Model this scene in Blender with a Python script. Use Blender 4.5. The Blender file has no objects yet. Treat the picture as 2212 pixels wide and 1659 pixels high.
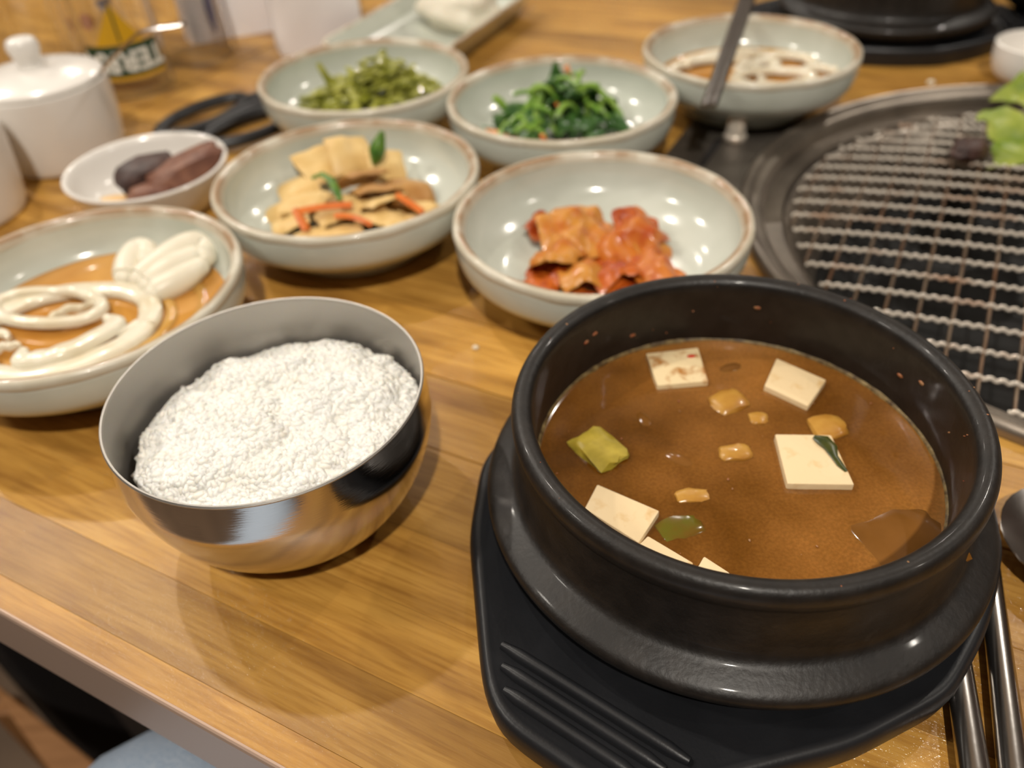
import bpy, bmesh, math, random
import numpy as np
from mathutils import Vector, Matrix, noise as mnoise

random.seed(7)
np.random.seed(7)
sc = bpy.context.scene
R = math.radians

# ------------------------------------------------------------------ camera
# world: z = 0 is the table top, y runs away from the diner, metres
cam_data = bpy.data.cameras.new('camera')
cam = bpy.data.objects.new('camera', cam_data)
sc.collection.objects.link(cam)
sc.camera = cam
_p, _r = R(40.4584), R(-3.5474)
_f = Vector((0, math.cos(_p), -math.sin(_p)))
_x0 = Vector((1, 0, 0)); _u0 = _x0.cross(_f)
_x = math.cos(_r) * _x0 + math.sin(_r) * _u0
_u = -math.sin(_r) * _x0 + math.cos(_r) * _u0
cam.matrix_world = Matrix(((_x.x, _u.x, -_f.x, 0), (_x.y, _u.y, -_f.y, 0), (_x.z, _u.z, -_f.z, .23525), (0, 0, 0, 1)))
cam_data.sensor_width = 36
cam_data.lens = 1745.25 / 2212 * 36
cam_data.clip_start = .01
cam_data.dof.use_dof = True
cam_data.dof.focus_distance = .232
cam_data.dof.aperture_fstop = 7.6
cam_data.dof.aperture_blades = 0

# ------------------------------------------------------------------ light
world = bpy.data.worlds.new('world'); sc.world = world
world.use_nodes = True
world.node_tree.nodes['Background'].inputs[0].default_value = (1, .86, .7, 1)
world.node_tree.nodes['Background'].inputs[1].default_value = .25
sc.view_settings.view_transform = 'Standard'
sc.view_settings.look = 'None'
sc.view_settings.exposure = 1.12
sc.view_settings.gamma = 1
sc.view_settings.use_curve_mapping = False


def lamp(x, y, z, power, radius=.035, col=(1, .925, .82)):
    d = bpy.data.lights.new('ceiling_spot', 'SPOT')
    d.energy = power; d.shadow_soft_size = radius; d.color = col
    d.spot_size = R(150); d.spot_blend = .6
    o = bpy.data.objects.new('ceiling_spot', d); o.location = (x, y, z)
    sc.collection.objects.link(o)
    v = Vector((0, .3, 0)) - Vector((x, y, z))
    o.rotation_euler = v.to_track_quat('-Z', 'Y').to_euler()


# the restaurant's ceiling spots: one over the diner, one row to the left, rows further down the room
lamp(.03, -.66, 1.45, 38, .03)
lamp(-1.50, .25, 1.45, 20, .11)
lamp(-1.40, 1.50, 1.45, 20, .03)
lamp(-.62, .98, 1.45, 12, .025)
lamp(1.30, 1.20, 1.45, 13, .022)
lamp(1.45, -.10, 1.45, 7, .022)
for i, x in enumerate((-.9, -.3, .3, .9)):
    lamp(x, 2.7, 1.5, 6, .022)

# ------------------------------------------------------------------ helpers
C = sc.collection


def link(o):
    C.objects.link(o); return o


def tag(o, label=None, cat=None, group=None, kind=None):
    if label: o['label'] = label
    if cat: o['category'] = cat
    if group: o['group'] = group
    if kind: o['kind'] = kind
    return o


def thing(name, label, cat, loc=(0, 0, 0), rz=0, group=None):
    o = link(bpy.data.objects.new(name, None))
    o.location = loc; o.rotation_euler = (0, 0, rz); o.empty_display_size = .02
    return tag(o, label, cat, group)


class MB:
    def __init__(s): s.v = []; s.f = []

    def add(s, vf, M=None):
        v, f = vf; k = len(s.v)
        s.v += [tuple(M @ Vector(p)) for p in v] if M is not None else [tuple(p) for p in v]
        s.f += [tuple(i + k for i in q) for q in f]
        return s


def mesh(name, vf, mat, parent=None, loc=None, rot=None, smooth=True, angle=40):
    if isinstance(vf, MB): vf = (vf.v, vf.f)
    me = bpy.data.meshes.new(name)
    me.from_pydata([tuple(p) for p in vf[0]], [], vf[1])
    me.validate(); me.update()
    if smooth:
        me.polygons.foreach_set('use_smooth', [True] * len(me.polygons))
        if angle: me.set_sharp_from_angle(angle=R(angle))
    if mat: me.materials.append(mat)
    o = link(bpy.data.objects.new(name, me))
    if parent: o.parent = parent
    if loc is not None: o.location = loc
    if rot is not None: o.rotation_euler = rot
    return o


def copy_tree(o, parent=None):
    c = o.copy(); C.objects.link(c); c.parent = parent
    for ch in list(o.children): copy_tree(ch, c)
    return c


def T(x=0, y=0, z=0, rx=0, ry=0, rz=0, s=1):
    M = Matrix.Translation((x, y, z)) @ Matrix.Rotation(rz, 4, 'Z') @ Matrix.Rotation(ry, 4, 'Y') @ Matrix.Rotation(rx, 4, 'X')
    return M @ Matrix.Diagonal((s, s, s, 1)) if s != 1 else M


def lathe(prof, seg=96):
    v = []; f = []; rows = []
    for r, z in prof:
        if r < 1e-7:
            rows.append([len(v)]); v.append((0, 0, z))
        else:
            rows.append(list(range(len(v), len(v) + seg)))
            v += [(r * math.cos(2 * math.pi * i / seg), r * math.sin(2 * math.pi * i / seg), z) for i in range(seg)]
    for A, B in zip(rows, rows[1:]):
        for i in range(seg):
            j = (i + 1) % seg
            if len(A) == 1 and len(B) == 1: continue
            if len(A) == 1: f.append((A[0], B[j], B[i]))
            elif len(B) == 1: f.append((A[i], A[j], B[0]))
            else: f.append((A[i], A[j], B[j], B[i]))
    return v, f


def curve_prof(pts, n=4):
    """Catmull-Rom through profile points"""
    out = []
    P = [pts[0]] + list(pts) + [pts[-1]]
    for i in range(1, len(P) - 2):
        for k in range(n):
            t = k / n; a, b, c, d = [np.array(q, float) for q in P[i - 1:i + 3]]
            out.append(tuple(.5 * (2 * b + (c - a) * t + (2 * a - 5 * b + 4 * c - d) * t * t + (3 * b - a - 3 * c + d) * t ** 3)))
    out.append(tuple(pts[-1]))
    return out


def tube(pts, r, seg=8, closed=False, flat=1.0, up=Vector((0, 0, 1))):
    """sweep a round (flat<1: squashed in the up direction) section along pts; r may be a list"""
    pts = [Vector(p) for p in pts]; n = len(pts); v = []; f = []
    rr = r if isinstance(r, (list, tuple)) else [r] * n
    for i in range(n):
        a = pts[(i - 1) % n] if closed or i else pts[0]
        b = pts[(i + 1) % n] if closed or i < n - 1 else pts[-1]
        t = (b - a).normalized()
        s = t.cross(up)
        if s.length < 1e-5: s = t.cross(Vector((1, 0, 0)))
        s.normalize(); w = s.cross(t).normalized()
        for k in range(seg):
            q = 2 * math.pi * k / seg
            v.append(tuple(pts[i] + s * (rr[i] * math.cos(q)) + w * (rr[i] * flat * math.sin(q))))
    m = n if closed else n - 1
    for i in range(m):
        for k in range(seg):
            j = (i + 1) % n; l = (k + 1) % seg
            f.append((i * seg + k, i * seg + l, j * seg + l, j * seg + k))
    if not closed:
        f.append(tuple(range(seg))[::-1]); f.append(tuple((n - 1) * seg + k for k in range(seg)))
    return v, f


def bevel_vf(v, f, w, seg=2):
    bm = bmesh.new(); vs = [bm.verts.new(p) for p in v]
    for q in f: bm.faces.new([vs[i] for i in q])
    bm.normal_update(); bmesh.ops.recalc_face_normals(bm, faces=bm.faces)
    bmesh.ops.bevel(bm, geom=list(bm.edges), offset=w, segments=seg, profile=.5, affect='EDGES')
    bm.verts.index_update()
    out = [tuple(x.co) for x in bm.verts], [tuple(x.index for x in fc.verts) for fc in bm.faces]
    bm.free(); return out


def prism(poly, z0, z1, bev=0, seg=2):
    n = len(poly)
    v = [(x, y, z0) for x, y in poly] + [(x, y, z1) for x, y in poly]
    f = [tuple(range(n))[::-1], tuple(range(n, 2 * n))] + [(i, (i + 1) % n, n + (i + 1) % n, n + i) for i in range(n)]
    return bevel_vf(v, f, bev, seg) if bev else (v, f)


def box(sx, sy, sz, bev=0, c=(0, 0, 0), seg=2):
    x, y = sx / 2, sy / 2
    v, f = prism([(-x, -y), (x, -y), (x, y), (-x, y)], -sz / 2, sz / 2, bev, seg)
    return [(p[0] + c[0], p[1] + c[1], p[2] + c[2]) for p in v], f


def nz(x, y, z=0): return mnoise.noise(Vector((x, y, z)))


def sheet(w, l, t, seed, amp=.003, freq=60, bend=0, bend2=0, edge=.15, nx=12, ny=12, shape=None, rd=0):
    """a crumpled closed slab: w x l x t with noise, curl and a ragged outline"""
    v = []; f = []; so = seed * 7.31
    for side in (1, -1):
        for j in range(ny + 1):
            for i in range(nx + 1):
                a = i / nx * 2 - 1; b = j / ny * 2 - 1
                ww = shape((b + 1) / 2) if shape else 1
                e = 1 + edge * nz(a * 2.5 + so, b * 2.5, so)
                x = a * w / 2 * ww * e * math.sqrt(1 - rd * b * b / 2); y = b * l / 2 * e * math.sqrt(1 - rd * a * a / 2)
                z = amp * (nz(x * freq + so, y * freq, 3.3) * 1.3 + .6 * nz(x * freq * 2.3, y * freq * 2.3 + so, 9.1))
                z += -bend * (b * b) * l / 2 - bend2 * (a * a) * w / 2
                rim = max(abs(a), abs(b))
                v.append((x, y, z + side * t / 2 * (1 if rim < .99 else .25)))
    n = (nx + 1) * (ny + 1); q = lambda i, j, s: (0 if s > 0 else n) + j * (nx + 1) + i
    for j in range(ny):
        for i in range(nx):
            f.append((q(i, j, 1), q(i + 1, j, 1), q(i + 1, j + 1, 1), q(i, j + 1, 1)))
            f.append((q(i, j, -1), q(i, j + 1, -1), q(i + 1, j + 1, -1), q(i + 1, j, -1)))
    for i in range(nx):
        f.append((q(i, 0, -1), q(i + 1, 0, -1), q(i + 1, 0, 1), q(i, 0, 1)))
        f.append((q(i, ny, 1), q(i + 1, ny, 1), q(i + 1, ny, -1), q(i, ny, -1)))
    for j in range(ny):
        f.append((q(0, j, 1), q(0, j + 1, 1), q(0, j + 1, -1), q(0, j, -1)))
        f.append((q(nx, j, -1), q(nx, j + 1, -1), q(nx, j + 1, 1), q(nx, j, 1)))
    return v, f


def blob(sx, sy, sz, seed, amp=.15, freq=2.0, sub=3, box_=0.0):
    bm = bmesh.new(); bmesh.ops.create_icosphere(bm, subdivisions=sub, radius=1)
    for p in bm.verts:
        d = p.co.copy()
        if box_:
            m = max(abs(d.x), abs(d.y), abs(d.z)); d = d.lerp(d / m, box_)
        k = 1 + amp * nz(d.x * freq + seed * 3.7, d.y * freq + seed, d.z * freq)
        p.co = Vector((d.x * sx, d.y * sy, d.z * sz)) * k
    bm.verts.index_update()
    out = [tuple(x.co) for x in bm.verts], [tuple(x.index for x in fc.verts) for fc in bm.faces]
    bm.free(); return out


# ------------------------------------------------------------------ materials
def L(r, g, b):
    f = lambda c: (c / 255 / 12.92) if c / 255 <= .04045 else ((c / 255 + .055) / 1.055) ** 2.4
    return (f(r), f(g), f(b), 1)


def mat(name, col, rough=.5, metal=0, col2=None, scale=40, detail=3, thr=(.35, .65), bump=0, bscale=80, stretch=(1, 1, 1),
        sss=0, sss_r=(.01, .006, .003), coat=0, trans=0, ior=1.45, spec=.5, emit=None):
    m = bpy.data.materials.new(name); m.use_nodes = True
    nt = m.node_tree; N = nt.nodes; bs = N['Principled BSDF']
    bs.inputs['Base Color'].default_value = col
    bs.inputs['Roughness'].default_value = rough
    bs.inputs['Metallic'].default_value = metal
    bs.inputs['Specular IOR Level'].default_value = spec
    bs.inputs['IOR'].default_value = ior
    if coat:
        bs.inputs['Coat Weight'].default_value = coat; bs.inputs['Coat Roughness'].default_value = .08
    if sss:
        bs.inputs['Subsurface Weight'].default_value = sss
        bs.inputs['Subsurface Radius'].default_value = (1, .6, .35)
        bs.inputs['Subsurface Scale'].default_value = sss_r[0]
    if trans: bs.inputs['Transmission Weight'].default_value = trans
    if col2 or bump:
        tc = N.new('ShaderNodeTexCoord'); mp = N.new('ShaderNodeMapping')
        mp.inputs['Scale'].default_value = stretch
        nt.links.new(tc.outputs['Object'], mp.inputs['Vector'])
    if col2:
        n = N.new('ShaderNodeTexNoise'); n.inputs['Scale'].default_value = scale; n.inputs['Detail'].default_value = detail
        nt.links.new(mp.outputs[0], n.inputs['Vector'])
        r = N.new('ShaderNodeValToRGB')
        r.color_ramp.elements[0].position = thr[0]; r.color_ramp.elements[1].position = thr[1]
        r.color_ramp.elements[0].color = col; r.color_ramp.elements[1].color = col2
        nt.links.new(n.outputs['Fac'], r.inputs[0]); nt.links.new(r.outputs[0], bs.inputs['Base Color'])
    if bump:
        n2 = N.new('ShaderNodeTexNoise'); n2.inputs['Scale'].default_value = bscale; n2.inputs['Detail'].default_value = 4
        nt.links.new(mp.outputs[0], n2.inputs['Vector'])
        bp = N.new('ShaderNodeBump'); bp.inputs['Strength'].default_value = bump; bp.inputs['Distance'].default_value = .001
        nt.links.new(n2.outputs['Fac'], bp.inputs['Height']); nt.links.new(bp.outputs[0], bs.inputs['Normal'])
    return m


def wood_mat():
    m = bpy.data.materials.new('table_wood'); m.use_nodes = True
    nt = m.node_tree; N = nt.nodes; bs = N['Principled BSDF']; K = nt.links.new
    tc = N.new('ShaderNodeTexCoord'); oi = N.new('ShaderNodeObjectInfo')
    ad = N.new('ShaderNodeVectorMath'); ad.operation = 'ADD'
    K(tc.outputs['Object'], ad.inputs[0])
    cm = N.new('ShaderNodeCombineXYZ'); K(oi.outputs['Random'], cm.inputs[0]); K(oi.outputs['Random'], cm.inputs[2]); K(cm.outputs[0], ad.inputs[1])

    def noise(sx, sy, sc_, det, dist=0):
        mp = N.new('ShaderNodeMapping'); mp.inputs['Scale'].default_value = (sx, sy, 1); K(ad.outputs[0], mp.inputs[0])
        n = N.new('ShaderNodeTexNoise'); n.inputs['Scale'].default_value = sc_; n.inputs['Detail'].default_value = det
        n.inputs['Distortion'].default_value = dist
        K(mp.outputs[0], n.inputs['Vector']); return n
    n1 = noise(1.2, 10, 6, 5, .8); n2 = noise(8, 130, 5, 4); n3 = noise(1, 3, 9, 2)
    r1 = N.new('ShaderNodeValToRGB'); e = r1.color_ramp.elements
    e[0].position = .28; e[0].color = L(146, 104, 46); e[1].position = .70; e[1].color = L(208, 164, 86)
    x = e.new(.5); x.color = L(185, 141, 67)
    K(n1.outputs['Fac'], r1.inputs[0])
    r2 = N.new('ShaderNodeValToRGB'); r2.color_ramp.elements[0].position = .36; r2.color_ramp.elements[0].color = (.80, .74, .66, 1)
    r2.color_ramp.elements[1].position = .56; r2.color_ramp.elements[1].color = (1, 1, 1, 1); K(n2.outputs['Fac'], r2.inputs[0])
    r3 = N.new('ShaderNodeValToRGB'); r3.color_ramp.elements[0].position = .3; r3.color_ramp.elements[0].color = (.8, .76, .7, 1)
    r3.color_ramp.elements[1].position = .7; r3.color_ramp.elements[1].color = (1.1, 1.08, 1.05, 1); K(n3.outputs['Fac'], r3.inputs[0])

    def mul(a, b):
        q = N.new('ShaderNodeMix'); q.data_type = 'RGBA'; q.blend_type = 'MULTIPLY'; q.inputs[0].default_value = 1
        K(a, q.inputs[6]); K(b, q.inputs[7]); return q.outputs[2]
    c = mul(mul(mul(r1.outputs[0], r2.outputs[0]), r3.outputs[0]), oi.outputs['Color'])
    K(c, bs.inputs['Base Color'])
    bs.inputs['Roughness'].default_value = .42; bs.inputs['Specular IOR Level'].default_value = .35
    bs.inputs['Coat Weight'].default_value = .3; bs.inputs['Coat Roughness'].default_value = .1
    nb = noise(30, 420, 5, 3); bp = N.new('ShaderNodeBump'); bp.inputs['Strength'].default_value = .16; bp.inputs['Distance'].default_value = .0005
    K(nb.outputs['Fac'], bp.inputs['Height']); K(bp.outputs[0], bs.inputs['Normal'])
    nc = noise(60, 420, 6, 2); b2 = N.new('ShaderNodeBump'); b2.inputs['Strength'].default_value = .8; b2.inputs['Distance'].default_value = .0004
    K(nc.outputs['Fac'], b2.inputs['Height']); K(b2.outputs[0], bs.inputs['Coat Normal'])
    return m


M = {}
M['wood'] = wood_mat()
M['trim'] = mat('satin_metal_trim', L(176, 150, 132), .42, .35, bump=.05, bscale=300, stretch=(.1, 1, 1))
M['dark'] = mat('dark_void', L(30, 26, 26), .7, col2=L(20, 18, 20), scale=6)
M['floor'] = mat('floor_tile', L(128, 106, 86), .5, col2=L(104, 86, 70), scale=5, bump=.1)
M['wall'] = mat('wall_paint', L(190, 165, 135), .8, col2=L(180, 155, 125), scale=3)
M['wall_dark'] = mat('dark_wall_panel', L(112, 82, 60), .6, col2=L(90, 64, 48), scale=4)
M['ceil'] = mat('ceiling_paint', L(205, 190, 170), .9, col2=L(200, 185, 165), scale=3)
M['celadon'] = mat('celadon_glaze', L(203, 207, 197), .16, col2=L(193, 198, 187), scale=30, coat=.25)
M['rimc'] = mat('rim_glaze', L(168, 138, 108), .3, col2=L(208, 200, 182), scale=70, detail=5, thr=(.3, .52), coat=.3)
M['white'] = mat('white_porcelain', L(232, 228, 222), .2, col2=L(226, 222, 216), scale=12, coat=.15)
M['steel'] = mat('polished_steel', L(205, 200, 195), .13, 1, bump=.04, bscale=220, stretch=(1, 1, 9))
M['steel_in'] = mat('brushed_steel', L(188, 184, 178), .42, .9, bump=.06, bscale=260, stretch=(1, 1, 8))
M['steel_flat'] = mat('cutlery_steel', L(196, 192, 188), .24, 1, bump=.06, bscale=160)
M['stone'] = mat('black_stoneware', L(21, 18, 16), .47, col2=L(32, 28, 25), scale=140, bump=.16, bscale=520, coat=.08)
M['plastic'] = mat('black_plastic', L(24, 25, 28), .4, col2=L(30, 31, 34), scale=50, bump=.06, bscale=900)
M['rice'] = mat('cooked_rice', L(242, 238, 230), .4, col2=L(236, 231, 221), scale=90, sss=.3, sss_r=(.0012, 0, 0))
M['tofu'] = mat('tofu', L(226, 202, 160), .45, col2=L(206, 166, 104), scale=150, thr=(.56, .82), detail=4, bump=.25, bscale=300)
M['tofu_st'] = mat('stained_tofu', L(232, 210, 166), .45, col2=L(176, 118, 52), scale=130, thr=(.5, .66), detail=4, bump=.3, bscale=300)
M['potato'] = mat('simmered_potato', L(184, 138, 60), .35, col2=L(160, 108, 38), scale=90, coat=.2)
M['zucchini'] = mat('simmered_zucchini', L(186, 164, 62), .4, col2=L(150, 132, 40), scale=120, sss=.3, sss_r=(.004, 0, 0))
M['greenv'] = mat('leek_green', L(92, 128, 40), .35, col2=L(48, 92, 28), scale=120, bump=.2)
M['onion_sub'] = mat('sunken_onion', L(122, 80, 34), .15, col2=L(106, 68, 24), scale=60, coat=.4)
M['green_sub'] = mat('sunken_green', L(92, 88, 22), .2, col2=L(104, 74, 22), scale=120, coat=.4)
M['foam'] = mat('broth_scum', L(132, 112, 70), .5, col2=L(74, 56, 30), scale=300, bump=.6, bscale=500)
M['fleck'] = mat('seasoning_fleck', L(150, 112, 74), .5, col2=L(140, 66, 34), scale=500)
M['soy'] = mat('soy_dressing', L(184, 126, 52), .06, col2=L(202, 150, 76), scale=25, coat=.5)
M['onion'] = mat('pickled_onion', L(228, 221, 202), .26, col2=L(214, 202, 174), scale=50, sss=.15, sss_r=(.002, 0, 0), coat=.25)
M['onion_deep'] = mat('soaked_onion', L(200, 158, 84), .2, col2=L(184, 136, 62), scale=50, coat=.3)
M['cream'] = mat('white_cream', L(228, 222, 204), .35, col2=L(222, 214, 194), scale=40, sss=.15, sss_r=(.002, 0, 0))
M['kim_o'] = mat('kimchi_orange', L(188, 108, 34), .38, col2=L(168, 72, 16), scale=110, thr=(.42, .66), bump=.4, bscale=160, coat=.12)
M['kim_r'] = mat('kimchi_red', L(186, 92, 24), .38, col2=L(150, 56, 12), scale=120, thr=(.4, .62), bump=.4, bscale=160, coat=.12)
M['kim_p'] = mat('kimchi_pale', L(194, 132, 52), .38, col2=L(178, 92, 26), scale=90, thr=(.44, .7), bump=.4, bscale=160, coat=.12)
M['fish'] = mat('fish_cake', L(222, 192, 132), .45, col2=L(210, 174, 108), scale=60, bump=.1, bscale=300)
M['fish_b'] = mat('fish_cake_browned', L(190, 146, 84), .45, col2=L(160, 112, 56), scale=60, bump=.15, bscale=200)
M['carrot'] = mat('carrot', L(220, 122, 46), .35, col2=L(204, 96, 28), scale=80, coat=.15)
M['carrot_p'] = mat('blanched_carrot', L(246, 172, 124), .35, col2=L(240, 158, 104), scale=80)
M['leaf'] = mat('spinach_leaf', L(46, 84, 34), .34, col2=L(92, 130, 58), scale=110, thr=(.42, .72), bump=.3, bscale=150, coat=.25)
M['stem'] = mat('spinach_stem', L(140, 172, 70), .3, col2=L(104, 146, 54), scale=70, coat=.3)
M['weed'] = mat('seaweed_stem', L(112, 116, 28), .3, col2=L(164, 164, 74), scale=90, bump=.15, coat=.4)
M['lettuce'] = mat('grilled_lettuce', L(104, 128, 34), .4, col2=L(160, 168, 76), scale=45, bump=.3, bscale=120)
M['meat'] = mat('grilled_meat', L(128, 86, 66), .5, col2=L(100, 62, 48), scale=90, bump=.5, bscale=200)
M['char'] = mat('charred_meat', L(52, 36, 33), .5, col2=L(76, 50, 42), scale=80, bump=.5, bscale=200)
M['garlic'] = mat('garlic', L(220, 184, 130), .4, col2=L(210, 168, 110), scale=60)
M['grillring'] = mat('worn_grill_steel', L(158, 148, 136), .36, .75, col2=L(104, 96, 88), scale=22, thr=(.3, .7), bump=.12, bscale=90)
M['pit'] = mat('sooty_pit', L(16, 15, 14), .6, .2, col2=L(7, 7, 7), scale=30, bump=.2)
M['panel'] = mat('dark_steel_panel', L(112, 106, 98), .4, .6, col2=L(84, 78, 72), scale=20)
M['wire'] = mat('grill_wire_steel', L(236, 226, 212), .24, .5, col2=L(190, 130, 80), scale=30, thr=(.54, .76), bump=.1, bscale=400)
M['wire_r'] = mat('grill_wire_rusty', L(112, 96, 80), .4, .7, col2=L(104, 70, 44), scale=36, thr=(.4, .7))
M['glass'] = mat('clear_glass', (1, 1, 1, 1), .02, trans=1, ior=1.45)
M['p_green'] = mat('print_dark_green', L(26, 62, 42), .4)
M['p_gold'] = mat('print_gold', L(206, 160, 30), .4)
M['p_white'] = mat('print_white', L(225, 228, 222), .4)
M['p_blue'] = mat('print_blue', L(66, 70, 130), .4)
M['p_red'] = mat('print_red', L(196, 70, 50), .4)
M['p_red2'] = mat('faded_print_red', L(186, 128, 104), .5)
M['p_blue2'] = mat('faded_print_blue', L(128, 122, 138), .5)
M['p_brown'] = mat('print_brown', L(110, 76, 40), .4)
M['paper'] = mat('white_paper', L(246, 242, 242), .7, col2=L(238, 234, 236), scale=14, bump=.15, bscale=40)
M['denim'] = mat('pale_blue_denim', L(196, 212, 232), .85, col2=L(172, 194, 220), scale=500, detail=2, bump=.4, bscale=900)
M['shoe'] = mat('dark_shoe', L(40, 40, 44), .6)
M['lit_floor'] = mat('lit_floor_wood', L(170, 122, 78), .5, col2=L(140, 96, 56), scale=8, stretch=(1, 12, 1))  # tan of the lit floor wood, put into the colour


def rim_mat():
    """creamy glaze with an irregular unglazed brown line along the crest of the bowl rim (distance from the bowl's axis)"""
    m = mat('bowl_rim_glaze', L(206, 200, 184), .3, col2=L(194, 186, 166), scale=60, coat=.2)
    nt = m.node_tree; N = nt.nodes; K = nt.links.new; bs = N['Principled BSDF']
    base = [n for n in N if n.type == 'VALTORGB'][0]; tc = [n for n in N if n.type == 'TEX_COORD'][0]
    vm = N.new('ShaderNodeVectorMath'); vm.operation = 'MULTIPLY'; vm.inputs[1].default_value = (1, 1, 0); K(tc.outputs['Object'], vm.inputs[0])
    ln = N.new('ShaderNodeVectorMath'); ln.operation = 'LENGTH'; K(vm.outputs[0], ln.inputs[0])
    mr = N.new('ShaderNodeMapRange'); mr.inputs[1].default_value = .0669; mr.inputs[2].default_value = .0729; K(ln.outputs['Value'], mr.inputs[0])
    rp = N.new('ShaderNodeValToRGB'); e = rp.color_ramp.elements
    e[0].position = .0; e[0].color = (.2, .2, .2, 1); e[1].position = .75; e[1].color = (0, 0, 0, 1)
    a = e.new(.25); a.color = (1, 1, 1, 1); b = e.new(.5); b.color = (.8, .8, .8, 1)
    K(mr.outputs[0], rp.inputs[0])
    n = N.new('ShaderNodeTexNoise'); n.inputs['Scale'].default_value = 55; n.inputs['Detail'].default_value = 5; K(tc.outputs['Object'], n.inputs['Vector'])
    r2 = N.new('ShaderNodeMapRange'); r2.inputs[1].default_value = .36; r2.inputs[2].default_value = .56; K(n.outputs['Fac'], r2.inputs[0])
    mu = N.new('ShaderNodeMath'); mu.operation = 'MULTIPLY'; K(rp.outputs[0], mu.inputs[0]); K(r2.outputs[0], mu.inputs[1])
    q = N.new('ShaderNodeMix'); q.data_type = 'RGBA'; K(mu.outputs[0], q.inputs[0]); K(base.outputs[0], q.inputs[6]); q.inputs[7].default_value = L(150, 116, 82)
    K(q.outputs[2], bs.inputs['Base Color'])
    return m


M['rim_bowl'] = rim_mat()


def soup_mat():
    m = mat('soybean_broth', L(88, 52, 8), .12, col2=L(152, 102, 46), scale=17, detail=9, thr=(.36, .68), coat=.15)
    nt = m.node_tree; N = nt.nodes; bs = N['Principled BSDF']; K = nt.links.new
    ramp = [n for n in N if n.type == 'VALTORGB'][0]
    tc = [n for n in N if n.type == 'TEX_COORD'][0]
    n2 = N.new('ShaderNodeTexNoise'); n2.inputs['Scale'].default_value = 900; n2.inputs['Detail'].default_value = 2
    K(tc.outputs['Object'], n2.inputs['Vector'])
    r = N.new('ShaderNodeValToRGB'); r.color_ramp.elements[0].position = .35; r.color_ramp.elements[0].color = (.72, .68, .6, 1)
    r.color_ramp.elements[1].position = .7; r.color_ramp.elements[1].color = (1.25, 1.25, 1.25, 1)
    K(n2.outputs['Fac'], r.inputs[0])
    q = N.new('ShaderNodeMix'); q.data_type = 'RGBA'; q.blend_type = 'MULTIPLY'; q.inputs[0].default_value = .45
    K(ramp.outputs[0], q.inputs[6]); K(r.outputs[0], q.inputs[7]); K(q.outputs[2], bs.inputs['Base Color'])
    bs.inputs['Subsurface Weight'].default_value = .35; bs.inputs['Subsurface Radius'].default_value = (1, .45, .15)
    bs.inputs['Subsurface Scale'].default_value = .006
    return m


M['soup'] = soup_mat()

# ------------------------------------------------------------------ the room
FZ = -.74


def slab(name, x0, x1, y0, y1, z0, z1, m):
    o = mesh(name, box(x1 - x0, y1 - y0, z1 - z0, 0, ((x0 + x1) / 2, (y0 + y1) / 2, (z0 + z1) / 2)), m, smooth=False)
    o['kind'] = 'structure'; return o


slab('floor', -3.5, 3.5, -3, 4.5, FZ - .05, FZ, M['floor'])
slab('ceiling', -3.5, 3.5, -3, 4.5, 1.75, 1.8, M['ceil'])
slab('wall_front', -3.5, 3.5, -3.1, -3, FZ, 1.75, M['wall_dark'])
slab('wall_back', -3.5, 3.5, 4.5, 4.6, FZ, 1.75, M['wall'])
slab('wall_left', -3.6, -3.5, -3, 4.5, FZ, 1.75, M['wall'])
slab('wall_right', 3.5, 3.6, -3, 4.5, FZ, 1.75, M['wall_dark'])

# ------------------------------------------------------------------ tables (local x runs along the front edge, y away from the diner)
TA = R(-29.28)
GC = (.333, .369)                                   # grill centre
gl = Matrix.Rotation(-TA, 3, 'Z') @ Vector((GC[0], GC[1], 0))
SEAMS = [.0600, .0698, .0955, .1215, .1505, .1907, .2317, .276, .318, .362, .405, .449, .492, .536, .578, .622, .665, .71, .755, .80, .85, .90, .95, 1.0]
TINT = {0: (1.12, 1.08, 1.0), 1: (.80, .78, .78), 2: (1.02, 1.0, .95), 3: (1.0, .97, .92), 4: (.80, .77, .74), 5: (.74, .70, .66), 6: (1.1, 1.07, 1.0)}
PT = .028


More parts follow.
